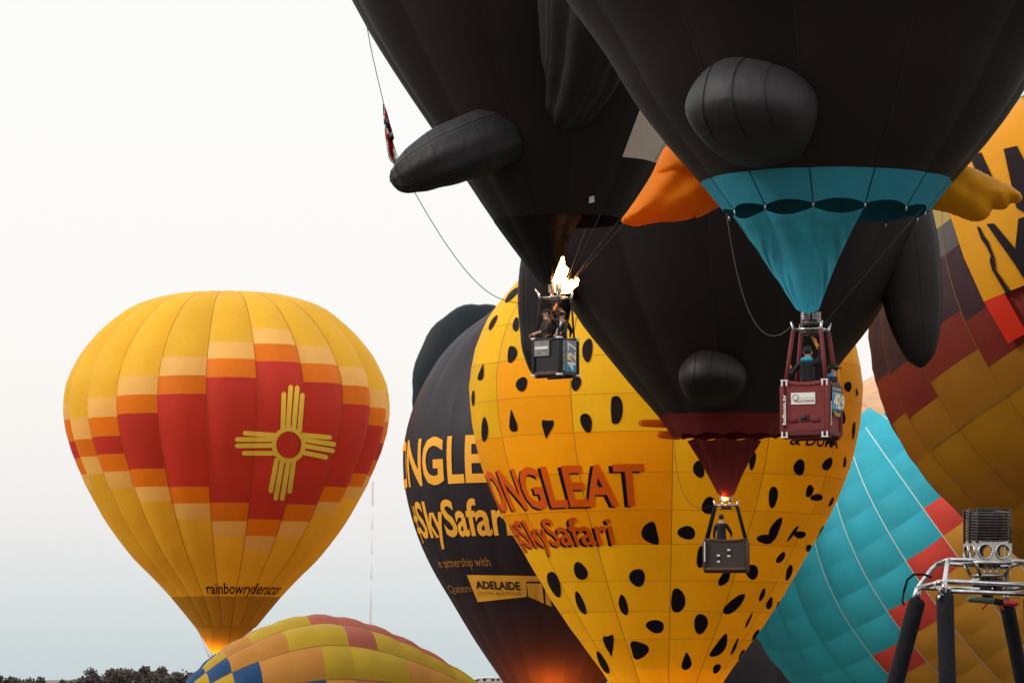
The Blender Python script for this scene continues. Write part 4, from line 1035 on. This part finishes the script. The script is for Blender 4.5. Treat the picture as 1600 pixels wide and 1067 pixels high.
# ------------------------------------------------------------------ people in the baskets
def person(loc, rz, coat, label, arm_r='rail', arm_l='rail', glove=False, hair=True, cap=None, collar=None, h=1.75, lean=0.0, extras=None):
    s = h / 1.75
    J = {'pelvis': (0, 0, .95), 'waist': (0, 0, 1.10), 'chest': (0, -lean * .5, 1.32), 'shoulder': (0, -lean, 1.44), 'neck': (0, -lean - .01, 1.53), 'jaw': (0, -lean - .03, 1.60), 'skull': (0, -lean - .015, 1.68), 'top': (0, -lean, 1.74)}
    rad = {'pelvis': (.17, .13), 'waist': (.16, .12), 'chest': (.185, .13), 'shoulder': (.12, .09), 'neck': (.058, .062), 'jaw': (.07, .085), 'skull': (.083, .10), 'top': (.05, .06)}
    E = [('pelvis', 'waist'), ('waist', 'chest'), ('chest', 'shoulder'), ('shoulder', 'neck'), ('neck', 'jaw'), ('jaw', 'skull'), ('skull', 'top')]
    kind = {k: ('skin' if k in ('neck', 'jaw', 'skull', 'top') else 'coat') for k in J}; kind['pelvis'] = 'leg'
    for sx, nm, arm in ((-1, 'l', arm_l), (1, 'r', arm_r)):
        if arm == 'rail': el, wr_ = (sx * .30, -.10 - lean, 1.18), (sx * .24, -.32 - lean, 1.10)
        elif arm == 'up': el, wr_ = (sx * .27, -.14 - lean, 1.62), (sx * .10, -.16 - lean, 1.90)
        elif arm == 'out': el, wr_ = (sx * .36, -.05 - lean, 1.22), (sx * .46, -.16, 1.42)
        else: el, wr_ = (sx * .25, .0, 1.16), (sx * .25, -.08, .92)
        d = (Vector(wr_) - Vector(el)).normalized(); side = d.cross(Vector((0, 1, .2))).normalized()
        J['sh' + nm] = (sx * .18, -lean, 1.42); J['el' + nm] = el; J['wr' + nm] = wr_; J['pa' + nm] = tuple(Vector(wr_) + d * .07)
        rad.update({'sh' + nm: (.075, .075), 'el' + nm: (.052, .052), 'wr' + nm: (.034, .034), 'pa' + nm: (.036, .024)})
        kind.update({'sh' + nm: 'coat', 'el' + nm: 'coat', 'wr' + nm: 'hand', 'pa' + nm: 'hand'})
        E += [('shoulder', 'sh' + nm), ('sh' + nm, 'el' + nm), ('el' + nm, 'wr' + nm), ('wr' + nm, 'pa' + nm)]
        for q, ln in enumerate((.07, .08, .075, .06)):
            k1, k2 = 'f%d%s' % (q, nm), 'g%d%s' % (q, nm)
            o = Vector(J['pa' + nm]) + side * (q - 1.5) * .021
            J[k1] = tuple(o + d * ln * .6); J[k2] = tuple(o + d * ln * .8 + Vector((0, -.0, -.03)))
            rad[k1] = (.0095, .0095); rad[k2] = (.008, .008); kind[k1] = kind[k2] = 'hand'; E += [('pa' + nm, k1), (k1, k2)]
        k1 = 't' + nm; J[k1] = tuple(Vector(wr_) + d * .05 - side * .055 * sx); rad[k1] = (.011, .011); kind[k1] = 'hand'; E += [('wr' + nm, k1)]
        hip, kn, an, toe = (sx * .10, 0, .90), (sx * .11, -.02, .50), (sx * .11, .02, .09), (sx * .13, -.14, .05)
        for k, p, r_ in (('hip', hip, (.10, .11)), ('kn', kn, (.065, .07)), ('an', an, (.05, .055)), ('toe', toe, (.045, .04))):
            J[k + nm] = p; rad[k + nm] = r_; kind[k + nm] = 'leg'
        E += [('pelvis', 'hip' + nm), ('hip' + nm, 'kn' + nm), ('kn' + nm, 'an' + nm), ('an' + nm, 'toe' + nm)]
    names = list(J); me = bpy.data.meshes.new('body')
    me.from_pydata([tuple(Vector(J[k]) * s) for k in names], [(names.index(a), names.index(b)) for a, b in E], [])
    o = bpy.data.objects.new('person', me); col.objects.link(o)
    o.modifiers.new('Skin', 'SKIN'); o.modifiers['Skin'].use_smooth_shade = True
    for i, k in enumerate(names):
        sv_ = me.skin_vertices[0].data[i]; sv_.radius = (rad[k][0] * s, rad[k][1] * s); sv_.use_root = (k == 'pelvis')
    ss = o.modifiers.new('Subdivision', 'SUBSURF'); ss.levels = 1; ss.render_levels = 1
    m2 = bpy.data.meshes.new_from_object(o.evaluated_get(bpy.context.evaluated_depsgraph_get()))
    o.modifiers.clear(); o.data = m2; bpy.data.meshes.remove(me)
    hand = M['glove'] if glove else M['skin']
    for mt in (M[coat], M['skin'], hand, M['jeans']): m2.materials.append(mt)
    idx = {'coat': 0, 'skin': 1, 'hand': 2, 'leg': 3}
    JP = np.array([tuple(Vector(J[k]) * s) for k in names]); KI = [idx[kind[k]] for k in names]
    for p in m2.polygons:
        c = np.array(p.center); p.material_index = KI[int(np.argmin(((JP - c) ** 2).sum(1)))]; p.use_smooth = True
    o.matrix_world = Matrix.Translation(Vector(loc)) @ Matrix.Rotation(rz, 4, 'Z')
    hc = Vector(J['skull']) * s
    if hair:
        mb = MB(); mb.ball(hc + Vector((0, .022, .022)) * s, (.092 * s, .108 * s, .095 * s), 14, 10); mb.V = [v for v in mb.V]
        mb.build('hair', M['hair'], o)
    mb = MB(); mb.ball(hc + Vector((0, -.112, -.045)) * s, (.016, .022, .026), 8, 6); mb.build('nose', M['skin'], o)
    for sx in (-1, 1):
        MB().ball(hc + Vector((sx * .034, -.094, -.012)) * s, (.010, .008, .006), 8, 6).build('eye', M['eyes'], o)
        MB().ball(hc + Vector((sx * .088, 0, -.03)) * s, (.014, .026, .034), 8, 6).build('ear', M['skin'], o)
    MB().ball(hc + Vector((0, -.100, -.085)) * s, (.026, .010, .007), 8, 6).build('mouth', M['signred'], o)
    if cap:
        mb = MB(); mb.ball(hc + Vector((0, .0, .045)) * s, (.100, .118, .078), 14, 8); mb.box(hc + Vector((0, -.15, .035)) * s, (.13, .12, .015), bev=.005); mb.build('cap', M[cap], o)
    if collar:
        MB().ball(Vector((0, -lean + .045, 1.505)) * s, (.135, .10, .065), 18, 8).build('collar', M[collar], o)
    tag(o, label, 'person', 'people riding in the baskets')
    return o
def world_pt(root, T, p): return root.location + T(p)
rzB = R(-21)
person(world_pt(pB, TB, (-.06, -.05, .10)), R(180 - 24), 'coat', 'person in black jacket with bright blue collar, back turned, arm raised to burner', arm_r='out', arm_l='up', glove=True, collar='collar', h=1.76)
person(world_pt(pB, TB, (.38, .30, .06)), R(70), 'coat', 'person in a dark cap looking out behind the number 429 sign', cap='black', collar='signblue', hair=True, arm_r='down', arm_l='down', h=1.42)
person(world_pt(pC, TC, (-.16, -.06, .06)), R(160), 'coat', 'person in black jacket standing in the brown wicker basket', arm_r='down', arm_l='rail', h=1.78)
person(world_pt(pA, TA, (-.22, -.10, .06)), R(-75), 'coat2', 'person in dark brown jacket at the left side of basket 427', h=1.70)
pr = person(world_pt(pA, TA, (.18, .06, .06)), R(-55), 'coat', 'person in black jacket with pale sash at the right side of basket 427', cap='black', h=1.62)
MB().tube([(.17, -.14, 1.36), (.13, -.20, 1.22), (.02, -.21, 1.04)], .030, 8).build('sash', M['white'], pr)
person(world_pt(pA, TA, (.0, .18, .06)), R(170), 'coat', 'person in dark clothes reaching up to the lit burner of basket 427', arm_r='up', arm_l='rail', glove=True, h=1.72)

# ------------------------------------------------------------------ near burner on its frame, lower right
DN = 32.0
gz = ground_z(at(1530, 900, DN).x, DN)
nb = empty('balloon_burner', (at(1530, 900, DN).x, DN, gz)); tag(nb, 'polished steel twin burner on a frame with black padded posts, nearest of all', 'burner')
c0 = nb.location; u = DN / F
def L_(x, y, dy=0.0): return at(x, y, DN + dy) - c0
# frame: two square rings seen almost level, corners at left, near, right and far
lowc = [L_(1434, 918, .02), L_(1476, 908, -.36), L_(1612, 914, -.05), L_(1572, 922, .36)]
upc = [L_(1466, 880, .05), L_(1482, 874, -.20), L_(1604, 877, -.02), L_(1574, 886, .22)]
lowb = [p + Vector((0, 0, -.075)) for p in lowc]
for i in range(4):
    MB().tube([lowc[i], lowc[(i + 1) % 4]], .019, 14).build('lower_rail', M['chrome'], nb)
    MB().tube([upc[i], upc[(i + 1) % 4]], .016, 14).build('upper_rail', M['chrome'], nb)
    a, b = upc[i], lowc[i]; o_ = (b - a); o_.z = 0
    MB().tube([a, a.lerp(b, .3) + Vector((0, 0, .015)), a.lerp(b, .75) + Vector((0, 0, .006)), b, b + o_ * .12 + Vector((0, 0, -.05)), b + o_ * .2 + Vector((0, 0, -.11))], .019, 14).build('corner_tube', M['chrome'], nb)
MB().tube([lowc[1] + Vector((.05, 0, -.075)), lowc[2] + Vector((0, 0, -.07))], .018, 14).build('brace_rail', M['chrome'], nb)
# padded posts, flaring out to the basket corners
bw_ = .62
ctr = (lowc[0] + lowc[2]) / 2; BZ = 1.12
feet = [Vector((c0.x * 0 + ctr.x + (p.x - ctr.x) * 1.0 + d_[0], ctr.y + (p.y - ctr.y) * 1.5 + d_[1], BZ)) for p, d_ in zip(lowc, ((-.24, 0), (-.01, -.1), (.02, 0), (.2, .1)))]
for p, f_, w_ in zip(lowc, feet, (.068, .068, .068, .06)):
    top = p + Vector((0, 0, -.085)); pth = [top.lerp(f_, t) + Vector((0, 0, 0)) for t in (0, .03, .2, .45, .7, 1)]
    post = MB().tube(pth, [w_ * .72, w_, w_ * 1.0, w_ * .97, w_, w_], 18).build('padded_post', M['pad'], nb)
    MB().tube([top + Vector((0, 0, .09)), top + Vector((0, 0, -.02))], .024, 12).build('socket', M['chrome'], post)
# karabiner, loops and wire at the near left corner
kc = lowc[1] + Vector((-.045, -.05, -.03))
MB().torus(kc, .036, .007, 'Y', 20, 8).torus(kc + Vector((.022, -.02, -.045)), .030, .006, 'Y', 20, 8, rot=Matrix.Rotation(.5, 3, 'Z')).build('shackle', M['steel'], nb)
MB().tube([kc + Vector((-.005, -.03, -.075)), kc + Vector((-.012, -.03, -.115))], .012, 8).build('clip', M['steel'], nb)
MB().tube([L_(1412, 925, -.1), L_(1418, 905, -.1), L_(1428, 897, -.1), L_(1444, 897, -.1), L_(1456, 902, -.1)], .010, 8).build('hose', M['pad'], nb)
MB().tube([L_(1412, 925, -.1), L_(1410, 938, -.1), L_(1413, 945, -.1)], .008, 8).build('hose', M['pad'], nb)
# burner can: box with round ports, coil stack above, hood below
yw = Matrix.Rotation(R(14), 3, 'Z'); bc = L_(1543, 862, 0)
bx = lambda p: bc + yw @ Vector(p)
wcan, hcan = .30, .165
def plate_holes(wd, ht, holes, th):
    """sheet with round holes, in x-z plane, centred"""
    bm = bmesh.new(); n = 24; m = len(holes); V = []; Fc = []
    cells = [(-wd / 2 + wd / m * i, -wd / 2 + wd / m * (i + 1)) for i in range(m)]
    for (x0, x1), (hx, hz, hr) in zip(cells, holes):
        base = len(V)
        for i in range(n):
            a = 2 * math.pi * i / n + math.pi / 4; V.append((hx + hr * math.cos(a), 0, hz + hr * math.sin(a)))
        for i in range(n):
            a = 2 * math.pi * i / n + math.pi / 4; dx, dz = math.cos(a), math.sin(a)
            t = min(((x1 - hx) / dx if dx > 1e-6 else (x0 - hx) / dx if dx < -1e-6 else 9), ((ht / 2 - hz) / dz if dz > 1e-6 else (-ht / 2 - hz) / dz if dz < -1e-6 else 9))
            V.append((hx + dx * t, 0, hz + dz * t))
        for i in range(n): Fc.append((base + i, base + (i + 1) % n, base + n + (i + 1) % n, base + n + i))
    nV = len(V); V2 = [(x, y + th, z) for x, y, z in V]
    return V + V2, Fc + [tuple(i + nV for i in f)[::-1] for f in Fc]
Vp, Fp = plate_holes(wcan, hcan, [(-.072, .0, .056), (.072, .0, .056)], .006)
for nm, fn in (('can_front', lambda v: bx((v[0], v[1] - .14, v[2]))), ('can_back', lambda v: bx((v[0], .14 - v[1], v[2]))), ('can_side', lambda v: bx((-wcan / 2 + v[1], v[0] * .93, v[2] * .98))), ('can_side', lambda v: bx((wcan / 2 - v[1], v[0] * .93, v[2] * .98)))):
    mk(nm, [fn(v) for v in Vp], Fp, M['steel'], nb, False)
for x in (-.072, .072):
    MB().torus(bx((x, -.145, 0)), .056, .007, 'Y', 28, 8, rot=yw).build('port_rim', M['chrome'], nb)
    MB().torus(bx((-.152, x * .93, 0)), .05, .006, 'X', 24, 8, rot=yw).build('port_rim', M['chrome'], nb)
    MB().tube([bx((x, .0, -.12)), bx((x, 0, .11))], .032, 12).build('jet_pipe', M['darksteel'], nb)
hood = MB(); t0 = [(-.15, -.14), (.15, -.14), (.15, .14), (-.15, .14)]; b0 = [(-.10, -.10), (.10, -.10), (.10, .10), (-.10, .10)]
for i in range(4):
    j = (i + 1) % 4; P4 = [bx((*t0[i], -.086)), bx((*t0[j], -.086)), bx((*b0[j], -.185)), bx((*b0[i], -.185))]
    # open frame of four strips
    for a, b in ((0, 1), (1, 2), (2, 3), (3, 0)): hood.tube([P4[a], P4[b]], .013, 8)
hood.build('hood', M['steel'], nb)
MB().box(bx((0, 0, -.09)), (.306, .286, .014), yw, .004).build('hood_flange', M['chrome'], nb)
for i in range(11):
    z = .095 + i * .0215; k = 1 + .05 * math.sin(i * 1.3) * 0; wd = .158 - .0006 * i; q = []
    for a in np.linspace(0, 2 * math.pi, 40, endpoint=False):
        ca, sa = math.cos(a), math.sin(a); e = (abs(ca) ** 5 + abs(sa) ** 5) ** (-1 / 5); q.append(bx((wd * ca * e * .95, .14 * sa * e, z + .012 * sa * e)))
    mb = MB(); mb.tube(q + [q[0]], .0075, 8, caps=False); mb.build('coil_turn', M['darksteel'], nb)
for x, y in ((-.135, -.15), (.135, -.15), (-.15, .11), (.15, .11), (-.155, -.02)):
    MB().box(bx((x, y, .20)), (.018, .012, .27), yw, .003).build('coil_strap', M['darksteel'], nb)
MB().box(bx((0, .02, .20)), (.22, .18, .20), yw, .02).build('inner_can', M['darksteel'], nb)
MB().box(bx((0, -.145, .328)), (.29, .014, .012), yw, .003).box(bx((0, .135, .328)), (.29, .014, .012), yw, .003).build('top_bar', M['darksteel'], nb)
vb = MB(); vb.box(bx((0, 0, -.24)), (.22, .14, .07), yw, .015).box(bx((-.05, -.07, -.27)), (.07, .07, .10), yw, .012).box(bx((.06, -.06, -.26)), (.06, .07, .09), yw, .012).tube([bx((-.02, -.02, -.38)), bx((-.02, -.02, -.2))], .035, 12)
for x in (-.13, .12): vb.tube([bx((x, -.03, -.25)), bx((x * .5, -.03, -.25))], .026, 10)
vb.build('valve_block', M['darksteel'], nb)
for x in (-.05, 0, .05): MB().tube([bx((x, -.06, -.22)), bx((x, -.05, -.09))], .012, 8).build('fuel_pipe', M['steel'], nb)
MB().tube([bx((-.17, -.09, -.24)), bx((-.11, -.10, -.215))], .022, 10).build('union_nut', M['steel'], nb)
MB().tube([bx((-.20, -.08, -.368)), bx((-.185, -.08, -.37)), bx((.01, -.10, -.385))], [.012, .024, .024], 12).build('handle_grip', M['handle_g'], nb)
MB().tube([bx((.01, -.10, -.385)), bx((.08, -.11, -.395))], .024, 12).build('handle_joint', M['pad'], nb)
MB().tube([bx((.08, -.11, -.393)), bx((.19, -.12, -.402)), bx((.205, -.12, -.403))], [.024, .024, .012], 12).build('handle_grip', M['handle_r'], nb)
MB().tube([bx((-.02, -.09, -.385)), bx((-.085, -.10, -.445))], .010, 8).build('lever', M['handle_r'], nb)
MB().tube([bx((.04, -.09, -.39)), bx((.085, -.10, -.455))], .010, 8).build('lever', M['handle_r'], nb)
MB().tube([bx((.0, .0, -.20)), bx((0, .0, -.30)), bx((.0, -.05, -.38))], .03, 10).build('stem', M['darksteel'], nb)
# wicker basket under it, below the picture
mbk = MB(); w_, d_ = 1.5, 1.3
for sx in (-1, 1): mbk.box((ctr.x + sx * (w_ / 2), ctr.y, .58), (.06, d_, 1.06), bev=.02)
for sy in (-1, 1): mbk.box((ctr.x, ctr.y + sy * (d_ / 2), .58), (w_ - .07, .06, 1.06), bev=.02)
mbk.box((ctr.x, ctr.y, .04), (w_ - .05, d_ - .05, .07)); bkN = mbk.build('basket', M['wickt'], nb, False)
rm = MB(); q = [(ctr.x + sx * w_ / 2, ctr.y + sy * d_ / 2, 1.12) for sx, sy in ((-1, -1), (1, -1), (1, 1), (-1, 1))]
for i in range(4): rm.tube([q[i], q[(i + 1) % 4]], .06, 10)
rm.build('rim', M['brownpad'], bkN)

# ------------------------------------------------------------------ trees, houses, mast on the horizon
def tree(x_px, top_px, D, spread, seed, label):
    rg = random.Random(seed); gz = ground_z(*at(x_px, 1000, D).xy); base = Vector((at(x_px, 1000, D).x, D, gz)); h = at(x_px, top_px - 3, D).z - gz
    t = empty('tree', base); mb = MB(); mb.tube([(0, 0, 0), (.1, 0, h * .25), (-.1, .1, h * .5), (.05, 0, h * .8)], [.32, .25, .17, .05], 8)
    clumps = []
    for i in range(26):
        a = rg.uniform(0, 6.28); q = rg.random() ** .5; z = rg.uniform(.40, .90); rr = spread * 1.25 * q * (1.15 - .9 * max(0, z - .55))
        c = Vector((rr * math.cos(a), rr * math.sin(a), h * z)); clumps.append((c, rg.uniform(.08, .16) * h))
        mb.tube([(0, 0, h * .28 + h * .2 * rg.random()), c], [.10, .03], 5)
    clumps.append((Vector((rg.uniform(-.5, .5), 0, h * .90)), h * .09))
    mb.build('trunk', M['bark'], t)
    V = []; Fc = []
    for c, r_ in clumps:
        for i in range(130):
            d = Vector((rg.gauss(0, 1), rg.gauss(0, 1), rg.gauss(0, 1))).normalized() * r_ * rg.random() ** .4 * rg.uniform(.7, 1.12)
            p = c + Vector((d.x, d.y, d.z * .8))
            if p.z > h * 1.0: continue
            s_ = rg.uniform(.12, .30); n1 = Vector((rg.gauss(0, 1), rg.gauss(0, 1), rg.gauss(0, 1))).normalized(); n2 = n1.orthogonal().normalized()
            k = len(V); V += [p + n1 * s_, p + n2 * s_ * .6, p - n1 * s_, p - n2 * s_ * .6]; Fc.append((k, k + 1, k + 2, k + 3))
    mk('crown', V, Fc, M['leaf'], t, False)
    tag(t, label, 'tree', 'dark trees along the left horizon'); return t
for i, (x, y, D_, sp, lb) in enumerate([(-2, 1053, 560, 3.0, 'small dark tree cut by the left edge of the picture'), (20, 1061, 620, 3.2, 'low dark shrub-like tree second from the left edge'), (44, 1062, 640, 2.4, 'tiny round dark treetop, third from the left edge'),
        (68, 1057, 620, 3.4, 'small dark treetop at the left end of the open ridge'), (128, 1056, 640, 3.6, 'low spreading dark tree right of the open ridge'), (146, 1053, 600, 2.6, 'thin dark tree against the left flank of the tallest clump'),
        (172, 1043, 580, 3.6, 'tall dark tree at the left of the tallest clump'), (200, 1045, 600, 3.4, 'dark tree with flat top in the middle of the clump'), (228, 1039, 570, 3.8, 'tallest dark tree on the horizon'), (250, 1046, 600, 2.6, 'dark tree on the right shoulder of the tallest one'),
        (274, 1048, 590, 3.2, 'dark tree just left of the patchwork balloon'), (296, 1050, 610, 2.6, 'dark tree partly hidden by the patchwork balloon')]):
    tree(x, y, D_, sp, 20 + i, lb)
HL = ['tiny pale house second from the patchwork balloon on the far ridge', 'tiny pale house in the middle of the far ridge gap', 'tiny narrow house second from the charcoal balloon on the far ridge', 'tiny pale house beside the charcoal balloon on the far ridge', 'tiny pale house beside the patchwork balloon on the far ridge']
def house(x_px, y_px, D, w, h, i):
    hs = empty('house', at(x_px, y_px, D)); MB().box((0, 0, h / 2 - 3), (w, 6, h + 6)).build('wall', M['stucco'], hs, False)
    mk('roof', [(-w * .55, -3.5, h), (w * .55, -3.5, h), (w * .55, 3.5, h), (-w * .55, 3.5, h), (-w * .45, 0, h + 1.6), (w * .45, 0, h + 1.6)], [(0, 1, 5, 4), (2, 3, 4, 5), (0, 4, 3), (1, 2, 5), (0, 3, 2, 1)], M['stucco'], hs, False)
    for q in (-.25, .25): MB().box((w * q, -3.05, h * .5), (1.3, .12, 1.3)).build('window', M['pane'], hs, False)
    tag(hs, HL[i], 'house', 'houses on the far ridge')
for i, (x, y, w) in enumerate(((752, 1063.5, 9), (764, 1062.5, 11), (774, 1064, 8), (784, 1062.5, 10), (741, 1065, 8))): house(x, y, 4100, w, 2.6, i)
DM = 3200.0
bz = -6.0; mt = empty('radio_mast', (at(577, 1000, DM).x, DM, bz)); tag(mt, 'very thin red and white guyed radio mast, its red paled like haze', 'mast')
top = at(577, 752, DM).z - bz; nseg = 9
for i in range(nseg):
    z0, z1 = top * i / nseg, top * (i + 1) / nseg; mb = MB(); lean = px(5, DM)
    for (dx, dy) in ((-.55, -.3), (.55, -.3), (0, .6)): mb.tube([(dx + lean * z0 / top, dy, z0), (dx + lean * z1 / top, dy, z1)], .09, 5)
    for j in range(6):
        za = z0 + (z1 - z0) * j / 6; zb_ = z0 + (z1 - z0) * (j + 1) / 6; s_ = 1 if j % 2 else -1
        mb.tube([(-.55 * s_ + lean * za / top, -.3, za), (.55 * s_ + lean * za / top, -.3, zb_)], .05, 4)
    mb.build('mast_section', M['mastred' if i in (8, 3) else 'mastwhite'], mt)
for sx in (-1, 1): rope('guy_wire', [(px(4, DM), 0, top * .8), (sx * 60, 0, 0)], .03, M['mastwhite'], mt, 4)
